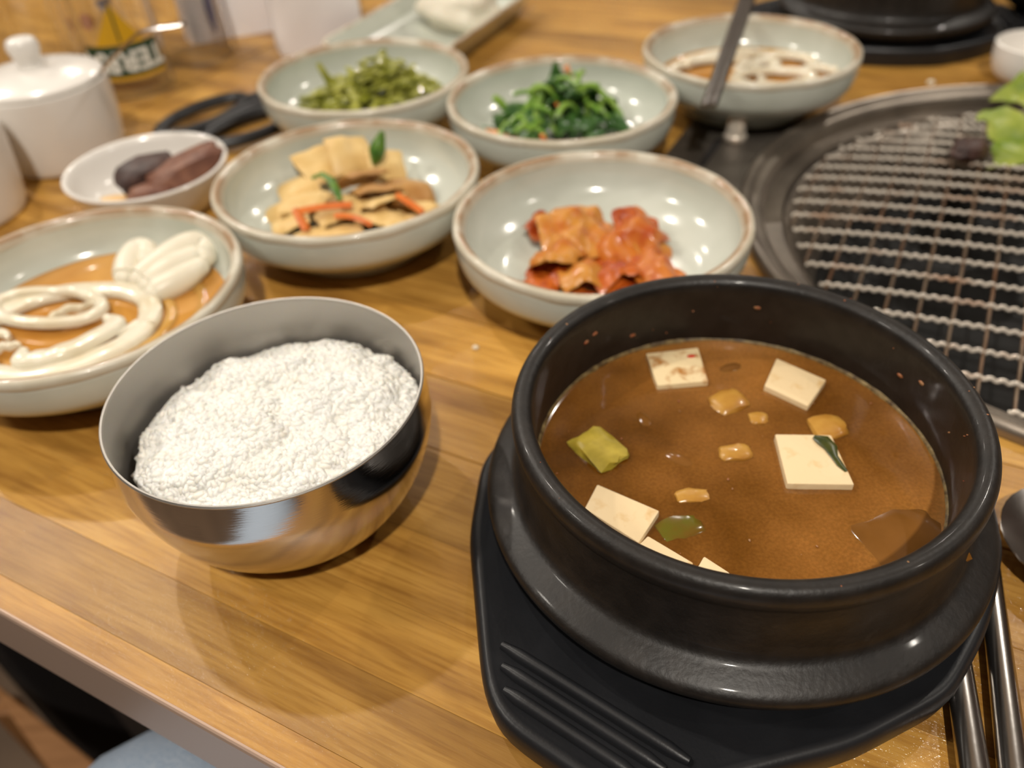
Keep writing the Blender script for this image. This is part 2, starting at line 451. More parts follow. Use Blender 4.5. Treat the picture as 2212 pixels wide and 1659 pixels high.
def plank(x0, x1, y0, y1, hole=None, sides=(0, 1), g=.00012):
    c0 = .00005 if g < .0003 else .0004; y0 += g; y1 -= g; n = 10 if hole else 1
    ys = [y0 + (y1 - y0) * i / n for i in range(n + 1)]
    mb = MB()

    def strip(le, ri):
        v = []; k = len(le)
        c = c0
        for z, s in ((-PT, 0), (-c, 0), (0, 1)):
            for i, y in enumerate(ys):
                yy = y + (c * s if i == 0 else -c * s if i == k - 1 else 0)
                v += [(le[i] + c * s, yy, z), (ri[i] - c * s, yy, z)]
        q = lambda l, i, e: l * 2 * k + 2 * i + e
        f = []
        for i in range(k - 1):
            f.append((q(2, i, 0), q(2, i, 1), q(2, i + 1, 1), q(2, i + 1, 0)))
            f.append((q(0, i, 0), q(0, i + 1, 0), q(0, i + 1, 1), q(0, i, 1)))
            for l in (0, 1):
                f.append((q(l, i, 1), q(l, i + 1, 1), q(l + 1, i + 1, 1), q(l + 1, i, 1)))
                f.append((q(l, i + 1, 0), q(l, i, 0), q(l + 1, i, 0), q(l + 1, i + 1, 0)))
        for l in (0, 1):
            f.append((q(l, 0, 0), q(l, 0, 1), q(l + 1, 0, 1), q(l + 1, 0, 0)))
            f.append((q(l, k - 1, 1), q(l, k - 1, 0), q(l + 1, k - 1, 0), q(l + 1, k - 1, 1)))
        mb.add((v, f))
    if hole:
        hx, hy, hr = hole
        d = [math.sqrt(max(hr * hr - (y - hy) ** 2, 0)) for y in ys]
        if 0 in sides: strip([x0] * (n + 1), [hx - q for q in d])
        if 1 in sides: strip([hx + q for q in d], [x1] * (n + 1))
    else:
        strip([x0] * (n + 1), [x1] * (n + 1))
    return mb


def table(name, label, x0, x1, hole, seed):
    rnd = random.Random(seed)
    t = thing(name, label, 'table', (0, 0, 0), TA)
    for i, (a, b) in enumerate(zip(SEAMS, SEAMS[1:])):
        h = hole if hole and a < hole[1] + hole[2] and b > hole[1] - hole[2] else None
        through = h and abs(a - h[1]) < h[2] and abs(b - h[1]) < h[2]
        k = rnd.uniform(.86, 1.1)
        c = TINT.get(i, (k, k * .985, k * .96)) if seed == 1 else (k, k * .985, k * .96)
        for sd in (((0,), (1,)) if through else ((0, 1),)):     # a board cut through by the grill is two boards
            o = mesh('plank', plank(x0, x1, a, b, h, sd, .0004 if i in (5, 6, 9, 13) else .00005), M['wood'], t, smooth=False)
            o.color = (*c, 1)
    e = [(x0, .0585, -.0005), (x1, .0585, -.0005)]
    tr = [(x0, .0600, -.034), (x0, .0584, -.034), (x0, .0583, -.0012), (x0, .0587, -.0002), (x0, .0593, .0002), (x0, .0600, .0001)]
    v = tr + [(x1, y, z) for _, y, z in tr]; n = len(tr)
    f = [(i, (i + 1) % n, n + (i + 1) % n, n + i) for i in range(n)] + [tuple(range(n))[::-1], tuple(range(n, 2 * n))]
    mesh('edge_trim', (v, f), M['trim'], t, smooth=False)
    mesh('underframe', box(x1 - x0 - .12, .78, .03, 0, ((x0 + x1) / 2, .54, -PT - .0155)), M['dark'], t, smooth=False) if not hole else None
    for xx in (x0 + .10, x1 - .10):
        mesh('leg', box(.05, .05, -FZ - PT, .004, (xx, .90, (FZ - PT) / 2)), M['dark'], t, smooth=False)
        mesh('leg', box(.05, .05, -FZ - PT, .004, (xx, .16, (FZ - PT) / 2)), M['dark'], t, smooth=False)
    return t


table('dining_table', 'wood-strip restaurant table with metal edge and built-in grill', -.5555, .95, (gl.x, gl.y, .192), 1)
table('dining_table', 'second wooden table butted against the left end, under the beer glasses', -1.45, -.5575, None, 2)

# ------------------------------------------------------------------ below the table edge
# the diner's knee in pale denim: one continuous limb, hip to foot
def limb(path, rad, seg=20):
    pts = curve_prof([(p[0], p[1], p[2]) for p in path], 6)
    rr = [q[0] for q in curve_prof([(r, 0) for r in rad], 6)]
    return tube(pts, rr, seg)


person = thing('person', 'knee and lower leg in pale blue denim below the metal table edge', 'person', (-.168, .056, FZ))
mesh('jeans', limb([(.17, -.36, .545), (.10, -.20, .555), (.035, .0, .565), (.0, .075, .555), (-.012, .11, .49), (-.012, .10, .36), (-.012, .07, .18), (-.012, .06, .07)],
                   [.098, .092, .082, .078, .072, .064, .056, .054]), M['denim'], person)
mesh('shoe', limb([(-.012, .03, .045), (-.012, .08, .042), (-.014, .16, .036), (-.015, .23, .026)], [.042, .044, .04, .022]), M['shoe'], person)
# tan strip standing in for lit floor, dark slab added to darken below it
lit_strip = thing('lit_floor', 'tan strip standing in for lit wooden floor below the table edge', 'lit_floor', (-.455, .371, FZ))
mesh('lit_strip', prism([(-.085, .0695), (.120, -.0668), (.075, -.0770), (-.070, .0580)], .26, .29, .002), M['lit_floor'], lit_strip, smooth=False)
mesh('dark_slab', prism([(-.30, .06), (.10, -.20), (.0, -.40), (-.50, -.10)], .215, .245, .004), M['dark'], lit_strip, smooth=False)
mesh('leg', box(.02, .02, .26, .003, (-.05, .040, .13)), M['lit_floor'], lit_strip, smooth=False)
mesh('leg', box(.02, .02, .26, .003, (.08, -.055, .13)), M['lit_floor'], lit_strip, smooth=False)

# ------------------------------------------------------------------ built-in grill
grill = thing('table_grill', 'round built-in charcoal grill with a worn steel ring set in the table', 'grill', (GC[0], GC[1], 0), TA)
mesh('rim_ring', lathe([(.187, -.03), (.1945, -.03), (.1945, .0004), (.2010, .0004), (.2012, .0035), (.2000, .0058), (.1978, .0068), (.1955, .0060), (.1940, .0042),
                        (.1905, .0040), (.1882, .0030), (.1866, -.0002), (.1860, -.0060), (.1760, -.0064), (.1750, -.0085), (.1750, -.03), (.187, -.03)], 160), M['grillring'], grill)
mesh('fire_pit', lathe([(.1745, -.0095), (.172, -.022), (.150, -.050), (.11, -.068), (0, -.070), ], 96), M['pit'], grill)
mesh('pit_wall', lathe([(.1740, -.010), (.1690, -.012), (.1560, -.036), (.149, -.0495), (.1735, -.022), (.1740, -.010)], 96), M['grillring'], grill)
# flat control plate beside the ring: local -x is away from the grill
pl = []
for i in range(13):
    q = R(180 - 22 + 44 * i / 12); pl.append((.2016 * math.cos(q), .2016 * math.sin(q)))
pl = [(-.256, .0755)] + pl + [(-.256, -.0755)]
mesh('control_plate', prism(pl, .0003, .0035, .0008), M['panel'], grill, smooth=False)
mesh('slot', box(.0040, .040, .0016, .0004, (-.2295, .010, .0040)), M['dark'], grill, smooth=False)
mesh('control_knob', lathe([(0, .0036), (.0074, .0036), (.0078, .006), (.0064, .0075), (.0062, .017), (.0054, .0195), (.0030, .0205), (0, .0207)], 24), M['wire'], grill, loc=(-.2210, .0365, 0))

NC = (.340, .364); NR = .1785
net = thing('wire_grill', 'round woven crimped wire grill net over the dark fire pit', 'grill net', (NC[0], NC[1], -.0048), TA)


def wire(pos, along_x, pitch, amp, phase, r):
    h = math.sqrt(max(NR ** 2 - pos ** 2, 0)); n = max(8, int(2 * h / min(pitch / 6, .003)))
    pts = []
    for i in range(n + 1):
        s = -h + 2 * h * i / n
        z = amp * math.sin(2 * math.pi * s / pitch + phase)
        z += .014 * (1 - (s * s + pos * pos) / NR ** 2)          # the net is domed
        pts.append((s, pos, z) if along_x else (pos, s, z))
    return tube(pts, r, 6)


k = 0
y = -.1695
while y < .172:
    mesh('grill_wire', wire(y, True, .0148 / 3, .00062, k * 1.7, .00112), M['wire'], net); y += .0168; k += 1
x = -.1720
while x < .175:
    mesh('grill_wire', wire(x, False, .0168 * 2, .0006, k * math.pi, .00085), M['wire_r'], net); x += .0148; k += 1

# what lies on the net
lt = Matrix.Rotation(0, 4, 'Z')
mesh_l = tag(mesh('lettuce_leaf', sheet(.055, .075, .0016, 3, .010, 45, .25, .2, .2, 18, 18), M['lettuce'], loc=(.3400, .4580, .0170), rot=(R(12), R(-8), R(75))),
             'large green lettuce leaf lying on the grill net at the right', 'lettuce')
tag(mesh('lettuce_leaf', sheet(.040, .055, .0018, 5, .007, 50, .2, .5, .2, 16, 16), M['lettuce'], loc=(.3680, .5130, .0180), rot=(R(16), R(14), R(40))),
    'smaller lettuce leaf with a pale rib behind the large leaf on the grill', 'lettuce')
tag(mesh('meat_piece', blob(.013, .009, .006, 3, .3), M['char'], loc=(.2860, .4550, .0120), rot=(0, 0, .4)), 'small charred scrap of meat on the grill net beside the lettuce', 'meat')

# ------------------------------------------------------------------ celadon bowls
OUT = curve_prof([(.0410, .0004), (.0435, .0010), (.0465, .0050), (.0550, .0112), (.0640, .0172), (.0698, .0230), (.0718, .0300), (.0722, .0370)], 4)
INN = curve_prof([(.0668, .0372), (.0662, .0300), (.0634, .0232), (.0570, .0175), (.0470, .0128), (.0250, .0098), (.0001, .0094)], 4)
BODY = [(0, .0030), (.0400, .0028)] + OUT + [(.0718, .0385), (.0680, .0385)] + INN[:-1] + [(0, .0094)]
RIM = [(.0721, .0366), (.0728, .0385), (.0725, .0404), (.0714, .0414), (.0700, .0416), (.0686, .0410), (.0674, .0396), (.0666, .0372)]


def rim_band(seed):
    v, f = lathe(RIM + RIM[:1], 120)
    return [(x * (1 + .0045 * nz(x * 60 + seed, y * 60, 1)), y * (1 + .0045 * nz(x * 60 + seed, y * 60, 1)), z + .0006 * nz(x * 45 + seed, y * 45, 4)) for x, y, z in v], f


def make_bowl(label, loc, rz):
    t = thing('side_dish_bowl', label, 'bowl', loc, rz, 'pale celadon side dish bowls')
    mesh('body', lathe(BODY, 120), M['celadon'], t)
    r = mesh('rim', rim_band(1), M['rim_bowl'], t); r['label'] = 'unglazed brown-edged rim'
    return t


BW = {'A': ((-.0893, .5700, 0), 'celadon bowl holding the olive seaweed stems, rearmost on the left'),
      'B': ((.0424, .5067, 0), 'celadon bowl holding the dark green spinach'),
      'C': ((.0484, .3505, 0), 'celadon bowl holding the red kimchi, behind the black pot'),
      'D': ((-.0832, .4146, 0), 'celadon bowl holding the tan fish cake slices and carrot'),
      'E': ((-.1941, .3178, 0), 'celadon bowl of onion rings and white cream behind the rice bowl'),
      'F': ((.1768, .5624, .0037), 'celadon bowl of onion rings with steel chopsticks laid across it')}
b0 = None
for i, (k, (loc, lab)) in enumerate(BW.items()):
    if b0 is None: b0 = make_bowl(lab, loc, .3)
    else:
        c = copy_tree(b0); c.location = loc; c.rotation_euler = (0, 0, i * 1.3 + .3); c['label'] = lab

# ---- A: seaweed stems (a tangled heap nobody could count)
rnd = random.Random(4)
mb = MB()
for i in range(260):
    r = .050 * math.sqrt(rnd.random()); q = rnd.random() * 6.283
    x, y = r * math.cos(q) * 1.02, r * math.sin(q) * .62
    top = .014 + .029 * math.exp(-((x - .008) / .028) ** 2 - (y / .024) ** 2) + .010 * math.exp(-((x + .026) / .008) ** 2 - (y / .012) ** 2)
    z = .010 + rnd.random() * (top - .008) if i % 2 else top
    a = rnd.random() * 6.283; l = rnd.uniform(.012, .026); p = []
    for s in range(6):
        u = (s / 5 - .5) * l
        p.append((x + u * math.cos(a) + .003 * math.sin(s * 1.3 + i), y + u * math.sin(a) + .003 * math.cos(s * 1.1 + i), max(.0095, z + .003 * math.sin(s * .9 + i * 2) - 5 * u * u)))
    mb.add(tube(p, rnd.uniform(.0019, .0034), 6, flat=.5))
for p in ([(-.024, .0, .030), (-.027, .004, .038), (-.030, .006, .045)], [(-.036, -.004, .016), (-.044, -.002, .016), (-.048, 0, .015)],
          [(.044, -.002, .014), (.051, .0, .017), (.054, .002, .019)]):
    mb.add(tube(p, [.003, .0032, .0022], 8, flat=.6))
o = mesh('seaweed_stems', mb, M['weed'], loc=(-.0905, .5790, .0015), rot=(0, 0, .25))
tag(o, 'heap of olive green seaweed stem strips in the rear left bowl', 'seaweed', kind='stuff')

# ---- B: seasoned spinach
sp = thing('seasoned_spinach', 'mound of dark green blanched spinach in the centre rear bowl', 'vegetable', (.0430, .5230, .0095), .05)
rnd = random.Random(11)
leafshape = lambda t: .25 + .85 * math.sin(math.pi * min(1, max(0, t)) ** .8)
for i in range(34):
    r = .040 * math.sqrt(rnd.random()); q = rnd.random() * 6.283
    x, y = r * math.cos(q), r * math.sin(q) * .62
    top = .030 * math.exp(-((x - .004) / .030) ** 2 - (y / .024) ** 2)
    z = .004 + top * rnd.uniform(.45, 1.0)
    mesh('leaf', sheet(rnd.uniform(.010, .016), rnd.uniform(.020, .032), .0009, i + 2, .005, 110, rnd.uniform(0, .8), rnd.uniform(.2, 1), .2, 8, 10, leafshape),
         M['leaf'], sp, loc=(x, y, z), rot=(rnd.uniform(-.9, .9), rnd.uniform(-.9, .9), rnd.random() * 6.28))
for i in range(26):
    r = .040 * math.sqrt(rnd.random()); q = rnd.random() * 6.283
    x, y = r * math.cos(q), r * math.sin(q) * .62
    z = .007 + .030 * math.exp(-((x - .004) / .030) ** 2 - (y / .024) ** 2)
    l = rnd.uniform(.014, .026); w = rnd.uniform(-.006, .006)
    p = [((s / 6 - .5) * l, w * (1 - (s / 3 - 1) ** 2), -.006 * (s / 3 - 1) ** 2) for s in range(7)]
    mesh('stem', tube(p, [.0014 + .0006 * (s / 6) for s in range(7)], 7), M['stem'], sp, loc=(x, y, z), rot=(rnd.uniform(-.5, .5), rnd.uniform(-.7, .7), rnd.random() * 6.28))
mesh('stem', tube([(-.030, .004, .008), (-.035, .006, .016), (-.040, .006, .022), (-.043, .006, .025)], [.0024, .0026, .003, .0022], 8), M['stem'], sp)
mesh('stem', tube([(-.017, -.014, .004), (-.018, -.014, .014), (-.016, -.008, .022), (-.012, -.002, .028)], [.0017, .002, .0022, .002], 8), M['stem'], sp)
mesh('stem', tube([(.040, -.010, .004), (.039, -.008, .012), (.033, -.004, .020), (.022, .002, .027)], [.0017, .0019, .0019, .0017], 8), M['stem'], sp)
mesh('leaf', sheet(.010, .022, .001, 77, .003, 90, .1, .6, .15, 8, 10, leafshape), M['leaf'], sp, loc=(.000, .006, .033), rot=(R(70), 0, .3))


def stick(name, m, loc, rot, l, w, label, cat, group=None, bend=0):
    p = [((s / 6 - .5) * l, 0, -bend * (s / 3 - 1) ** 2) for s in range(7)]
    o = mesh(name, tube(p, w, 4, flat=.8), m, loc=loc, rot=rot, smooth=False)
    return tag(o, label, cat, group)


stick('carrot_strip', M['carrot_p'], (.0035, .5120, .0150), (0, R(8), R(-14)), .021, .0027, 'pale orange carrot strip at the left foot of the spinach', 'carrot')
stick('carrot_strip', M['carrot_p'], (.0510, .5410, .0400), (R(60), R(70), 0), .014, .0024, 'pale carrot strip standing on top of the spinach', 'carrot')
stick('carrot_strip', M['carrot'], (.0310, .4940, .0160), (R(20), R(60), R(40)), .012, .0020, 'small orange carrot strip at the front of the spinach', 'carrot')
stick('carrot_strip', M['carrot'], (.0400, .5180, .0300), (R(10), R(30), R(100)), .006, .0016, 'tiny orange carrot bit in the middle of the spinach', 'carrot')

# ---- C: kimchi
KC = (.0477, .3508)
kim = [  # x, y, z, w, l, rx, ry, rz, material, seed, bend, bend2, label
    (.0460, .3560, .013, .055, .040, .0, .0, .2, 'kim_o', 1, .1, .2, 'broad orange kimchi leaf at the bottom of the pile'),
    (.0400, .3700, .0235, .036, .034, .35, .1, .5, 'kim_p', 2, .1, .25, 'pale yellow kimchi leaf on top at the back'),
    (.0255, .3800, .0195, .022, .020, .2, .3, .9, 'kim_r', 3, .1, .2, 'ragged red kimchi tip at the back left of the pile'),
    (.0280, .3570, .0210, .024, .032, -.3, -.25, -.3, 'kim_p', 4, .2, .4, 'translucent pale kimchi leaf folded at the left'),
    (.0620, .3640, .0235, .034, .034, .15, -.15, -.5, 'kim_o', 5, .3, .5, 'folded orange kimchi leaf on top at the right'),
    (.0700, .3720, .0220, .022, .020, .4, .5, .3, 'kim_r', 6, .4, .2, 'dark red kimchi fold at the back right of the pile'),
    (.0380, .3410, .0200, .022, .026, -.5, .1, .1, 'kim_p', 7, .5, .2, 'frilly pale kimchi piece at the front centre'),
    (.0190, .3400, .0125, .020, .022, -.2, -.2, .8, 'kim_r', 8, .2, .1, 'red pointed kimchi tip at the front left'),
    (.0370, .3240, .0135, .016, .022, -.35, 0, .05, 'kim_r', 9, .1, .3, 'orange red kimchi strip hanging to the front of the bowl'),
    (.0560, .3400, .0200, .028, .024, -.5, .1, .2, 'kim_r', 10, .5, .4, 'curled red kimchi piece at the front above the dark gap'),
    (.0740, .3420, .0170, .024, .034, -.2, .35, .3, 'kim_o', 12, .2, .3, 'orange kimchi leaf sloping down at the front right'),
    (.0760, .3580, .0160, .018, .030, 0, .6, .1, 'kim_p', 13, .2, .2, 'pale kimchi rib down the right side of the pile'),
    (.0600, .3310, .0130, .026, .016, -.2, 0, .1, 'kim_r', 14, .2, .2, 'dark shaded kimchi leaf low at the front'),
]
for x, y, z, w, l, rx, ry, rz, m, s, bd, b2, lab in kim:
    o = mesh('kimchi_piece', sheet(w * 1.2, l * 1.2, .0030, s, .0058, 65, bd, b2, .16, 16, 16, None, .7), M[m], loc=(x, y, z), rot=(rx, ry, rz))
    tag(o, lab, 'kimchi', 'kimchi leaves in the front celadon bowl')

# ---- D: fish cake
fish = [  # x, y, z, size, rx, ry, rz, bend, material, label
    (-.1270, .4290, .0165, .026, -.35, -.2, .5, .5, 'fish', 'folded fish cake square at the far left of its bowl'),
    (-.1190, .4420, .0215, .024, .25, -.25, .3, .3, 'fish', 'fish cake square lying behind the leftmost folded one'),
    (-.1060, .4560, .0280, .026, .5, .0, .7, .1, 'fish', 'upright fish cake square at the back of the pile'),
    (-.0880, .4630, .0310, .026, .55, .15, .45, .2, 'fish', 'tallest fish cake square at the back centre'),
    (-.1100, .4220, .0240, .026, -.15, -.1, -.2, .3, 'fish', 'fish cake square in front of the green leek at the left'),
    (-.0790, .4330, .0300, .026, -.6, .15, .6, .2, 'fish_b', 'brownish fish cake square in the centre of the pile'),
    (-.0690, .4140, .0230, .024, -.45, .1, .75, .1, 'fish', 'diamond-turned fish cake square right of centre'),
    (-.0880, .3930, .0190, .024, -.5, 0, .15, .4, 'fish', 'fish cake piece at the front under the carrot'),
    (-.1030, .3920, .0180, .024, -.35, -.1, -.1, .4, 'fish', 'fish cake piece at the front left of the bowl'),
    (-.0560, .4010, .0180, .022, -.4, .2, .3, .3, 'fish', 'fish cake piece at the front right of the bowl'),
    (-.0510, .4320, .0215, .026, .1, .3, .3, .4, 'fish_b', 'golden fish cake square at the right of the pile'),
    (-.0420, .4170, .0170, .020, -.1, .35, .6, .3, 'fish', 'small fish cake piece at the far right of its bowl'),
    (-.0720, .3880, .0165, .022, -.45, .1, .2, .4, 'fish', 'fish cake piece touching the front wall of the bowl'),
    (-.0660, .4520, .0270, .022, .6, .2, .3, .2, 'fish', 'fish cake piece behind the upright green leek'),
    (-.0900, .4250, .0150, .040, 0, 0, .4, .1, 'fish', 'fish cake slice buried under the middle of the pile'),
    (-.0780, .4180, .0235, .024, -.3, .1, .2, .3, 'fish', 'fish cake piece lying flat in the middle behind the carrot'),
    (-.0650, .4030, .0200, .024, -.35, .1, -.3, .3, 'fish', 'fish cake piece between the two carrot strips at the right'),
    (-.0930, .4080, .0225, .024, -.3, -.1, .5, .3, 'fish', 'fish cake piece just behind the long carrot strip'),
    (-.0710, .4240, .0265, .027, -.5, .1, .4, .2, 'fish_b', 'browned fish cake slice leaning in the middle under the leek leaf'),
    (-.1180, .4080, .0190, .022, -.3, -.3, .2, .4, 'fish', 'fish cake piece at the front left beside the short carrot'),
    (-.0640, .4250, .0145, .038, 0, 0, .9, .1, 'fish', 'fish cake slice buried under the right of the pile'),
]
for i, (x, y, z, s, rx, ry, rz, bd, m, lab) in enumerate(fish):
    o = mesh('fish_cake_slice', sheet(s, s, .0030, i + 31, .0016, 70, bd, bd * .3, .05, 10, 10), M[m], loc=(x, y, z), rot=(rx, ry, rz))
    tag(o, lab, 'fish cake', 'fish cake slices in the celadon bowl')
stick('carrot_strip', M['carrot'], (-.0960, .4000, .0285), (0, 0, R(8)), .030, .0026, 'long bright orange carrot strip on the fish cake', 'carrot', bend=.001)
stick('carrot_strip', M['carrot'], (-.1080, .3930, .0255), (0, R(30), R(-60)), .014, .0024, 'short carrot piece at the left end of the long carrot strip', 'carrot')
stick('carrot_strip', M['carrot'], (-.0500, .4060, .0245), (0, R(20), R(-35)), .018, .0025, 'orange carrot strip at the right side of the fish cake', 'carrot')
stick('carrot_strip', M['carrot'], (-.0790, .3900, .0265), (0, R(14), R(-10)), .020, .0022, 'faded carrot strip low at the front of the fish cake', 'carrot', bend=.002)
tag(mesh('leek_piece', tube([(-.1040, .4200, .0360), (-.0985, .4215, .0375), (-.0930, .4170, .0360), (-.0890, .4080, .0330), (-.0870, .4030, .0300)], [.0016, .0022, .0024, .0022, .0012], 8, flat=.5), M['greenv']),
    'bent green leek strip on the fish cake left of centre', 'leek')
tag(mesh('leek_piece', sheet(.009, .020, .0016, 51, .002, 80, .1, .9, .1, 8, 12, leafshape), M['greenv'], loc=(-.0700, .4460, .0400), rot=(R(65), R(15), R(-15))),
    'upright curled green leek leaf at the top of the fish cake', 'leek')
tag(mesh('leek_piece', tube([(-.1180, .3800, .0170), (-.1110, .3760, .0160), (-.1040, .3730, .0165)], [.0014, .002, .001], 8, flat=.6), M['greenv']),
    'small bright green leek bit at the front left of the fish cake bowl', 'leek')


# ---- E and F: onions in soy dressing
def arc(cx, cy, rx, ry, rot, t0, t1, z, h, w, name, m, label, group, seed=0, tilt=0):
    n = max(8, int(abs(t1 - t0) / 6)); closed = abs(t1 - t0) >= 359
    v = []; f = []; c, s = math.cos(rot), math.sin(rot); cnt = n if closed else n + 1
    for i in range(cnt):
        q = R(t0 + (t1 - t0) * i / n); e = 1 + .03 * nz(math.cos(q) * 1.5 + seed, math.sin(q) * 1.5)
        pin = 1 if closed else min(1, .35 + 4 * min(i, n - i) / n)
        zz = z + .0012 * nz(math.cos(q) * 2 + seed, math.sin(q) * 2, 5) + tilt * math.sin(q)
        ww = w * pin
        # rounded section
        for dr, dz in ((-ww / 2, -h * .3), (-ww / 2, h * .25), (-ww * .3, h * .5), (ww * .3, h * .5), (ww / 2, h * .25), (ww / 2, -h * .3), (0, -h * .5)):
            a, b = (rx * e + dr) * math.cos(q), (ry * e + dr) * math.sin(q)
            v.append((cx + a * c - b * s, cy + a * s + b * c, zz + dz))
    k = 7
    for i in range(n):
        j = (i + 1) % cnt
        for l in range(k):
            f.append((i * k + l, i * k + (l + 1) % k, j * k + (l + 1) % k, j * k + l))
    if not closed: f += [tuple(range(k))[::-1], tuple((cnt - 1) * k + l for l in range(k))]
    bm = bmesh.new(); vs = [bm.verts.new(p) for p in v]
    for q in f: bm.faces.new([vs[i] for i in q])
    bmesh.ops.recalc_face_normals(bm, faces=bm.faces)
    out = [tuple(x.co) for x in bm.verts], [tuple(x.index for x in fc.verts) for fc in bm.faces]
    bm.free()
    return tag(mesh(name, out, M[m], angle=60), label, 'onion', group)


def liquid(name, label, cx, cy, z, r, m):
    v, f = lathe([(0, z), (r * .5, z), (r * .93, z), (r, z + .0005), (r + .0002, z - .0006), (r * .8, z - .006), (r * .5, z - .0108), (0, z - .0112)], 96)
    return tag(mesh(name, v and (v, f), M[m], loc=(cx, cy, 0)), label, 'dressing')


def bowl_r(z):   # inner radius of the celadon bowl at height z
    pts = sorted((q[1], q[0]) for q in INN)
    return float(np.interp(z, [p[0] for p in pts], [p[1] for p in pts]))


liquid('soy_dressing', 'amber soy dressing around the onions in the front left bowl', -.1941, .3178, .0205, bowl_r(.0205) - .0004, 'soy')
EG = 'onion slices in the front left bowl'
arc(-.2060, .3080, .0400, .0330, R(10), 0, 360, .0226, .0048, .0104, 'onion_ring', 'onion', 'largest thick white onion ring in the front left bowl', EG, 1)
arc(-.2170, .3240, .0270, .0130, R(-12), 0, 360, .0250, .0045, .0060, 'onion_ring', 'onion', 'narrow onion ring inside the back of the largest ring', EG, 2)
arc(-.2020, .3170, .0110, .0060, R(20), 30, 330, .0240, .0040, .0034, 'onion_curl', 'onion', 'small onion curl inside the largest onion ring', EG, 3)
arc(-.1960, .2950, .0200, .0080, R(35), 150, 390, .0255, .0050, .0100, 'onion_slice', 'onion', 'wide pale onion wedge across the front of the largest ring', EG, 4)
arc(-.2230, .2900, .0070, .0050, R(10), 20, 250, .0240, .0040, .0032, 'onion_curl', 'onion', 'tiny onion hook at the front left inside the largest ring', EG, 5)
arc(-.1830, .3110, .0260, .0270, R(10), -75, 75, .0205, .0034, .0050, 'onion_slice', 'onion_deep', 'soaked amber onion arc at the right, half under the dressing', EG, 6)
arc(-.1850, .3190, .0400, .0400, R(0), -30, 60, .0196, .0030, .0060, 'onion_slice', 'onion_deep', 'soaked onion arc along the right wall of the bowl', EG, 7)
arc(-.1880, .2990, .0360, .0380, R(0), 225, 320, .0215, .0040, .0060, 'onion_slice', 'onion', 'onion strip along the front wall of the front left bowl', EG, 8)
arc(-.1680, .3000, .0080, .0060, R(30), 10, 160, .0235, .0040, .0040, 'onion_slice', 'onion', 'short onion end at the right of the largest ring', EG, 9)
arc(-.2380, .2990, .0120, .0080, R(0), 0, 300, .0240, .0040, .0040, 'onion_curl', 'onion', 'onion curl at the left edge of the photo in the front left bowl', EG, 10)
# piped cream
mb = MB()
for pts, r in (([(-.1890, .3480, .0240), (-.1900, .3600, .0255), (-.1880, .3690, .0260), (-.1830, .3680, .0265), (-.1810, .3600, .0260)], .0068),
               ([(-.1790, .3440, .0245), (-.1700, .3560, .0270), (-.1600, .3680, .0275), (-.1520, .3680, .0265), (-.1510, .3590, .0260)], .0078),
               ([(-.1730, .3380, .0240), (-.1640, .3480, .0265), (-.1560, .3580, .0270)], .0078),
               ([(-.1690, .3320, .0235), (-.1590, .3400, .0250), (-.1520, .3500, .0255)], .0070),
               ([(-.1790, .3540, .0240), (-.1700, .3640, .0250), (-.1620, .3720, .0255)], .0070)):
    c = curve_prof(pts, 6); n = len(c)
    mb.add(tube(c, [r * (.75 + .25 * math.sin(math.pi * min(1, .15 + i / n))) for i in range(n)], 12))
    for e in (c[0], c[-1]): mb.add(blob(r * .78, r * .78, r * .7, 1, .05, 1, 2), T(*e))
tag(mesh('white_cream', mb, M['cream']), 'white piped cream at the back right of the front left bowl', 'cream')

liquid('soy_dressing', 'pale soy dressing in the bowl under the chopsticks', .1760, .5620, .0242, bowl_r(.0205) - .0004, 'soy')
FG = 'onion slices in the rear right bowl'
fo = [(.1560, .5650, .0330, .0260, .2, 20, 260, .0275, .0045, .0070, 'onion', 'long white onion arc at the left under the chopsticks'),
      (.1900, .5450, .0260, .0150, -.1, 0, 360, .0285, .0050, .0065, 'onion', 'complete onion ring at the front of the rear right bowl'),
      (.2050, .5700, .0220, .0180, .4, -60, 200, .0280, .0048, .0080, 'onion', 'onion arc at the right of the rear right bowl'),
      (.1700, .5850, .0300, .0140, .1, 0, 190, .0280, .0050, .0090, 'onion', 'broad pale onion slice at the back of the rear right bowl'),
      (.1950, .5800, .0340, .0260, -.2, 10, 130, .0262, .0040, .0060, 'onion_deep', 'soaked onion arc along the back wall of the rear right bowl'),
      (.1620, .5450, .0200, .0140, .1, 180, 380, .0280, .0045, .0050, 'onion', 'thin onion arc at the front left of the rear right bowl'),
      (.2230, .5520, .0110, .0080, 0, -40, 170, .0285, .0045, .0060, 'onion', 'short onion end at the right wall of the rear right bowl'),
      (.1850, .5670, .0150, .0080, .3, 0, 360, .0290, .0040, .0060, 'onion', 'small onion loop in the middle of the rear right bowl')]
for i, (x, y, rx, ry, ro, a, b, z, h, w, m, lab) in enumerate(fo):
    arc(x, y, rx, ry, ro, a, b, z, h, w, 'onion_slice', m, lab, FG, 20 + i)

# flat steel chopsticks laid across bowl F
for i, (dx, dz, lab) in enumerate(((0, 0, 'front flat steel chopstick resting across the rear right bowl'), (.0046, .0003, 'second flat steel chopstick lying along the first across the rear right bowl'))):
    s, e = Vector((.1225 + dx, .4600, .0468 + dz)), Vector((.2110 + dx * 1.5, .7000, .0478 + dz))
    p = [s.lerp(e, t / 8) for t in range(9)]
    o = mesh('flat_chopstick', tube(p, [.0027 + .0007 * t / 8 for t in range(9)], 8, flat=.42), M['steel_flat'])
    tag(o, lab, 'chopstick', 'flat steel chopsticks on the rear bowl')

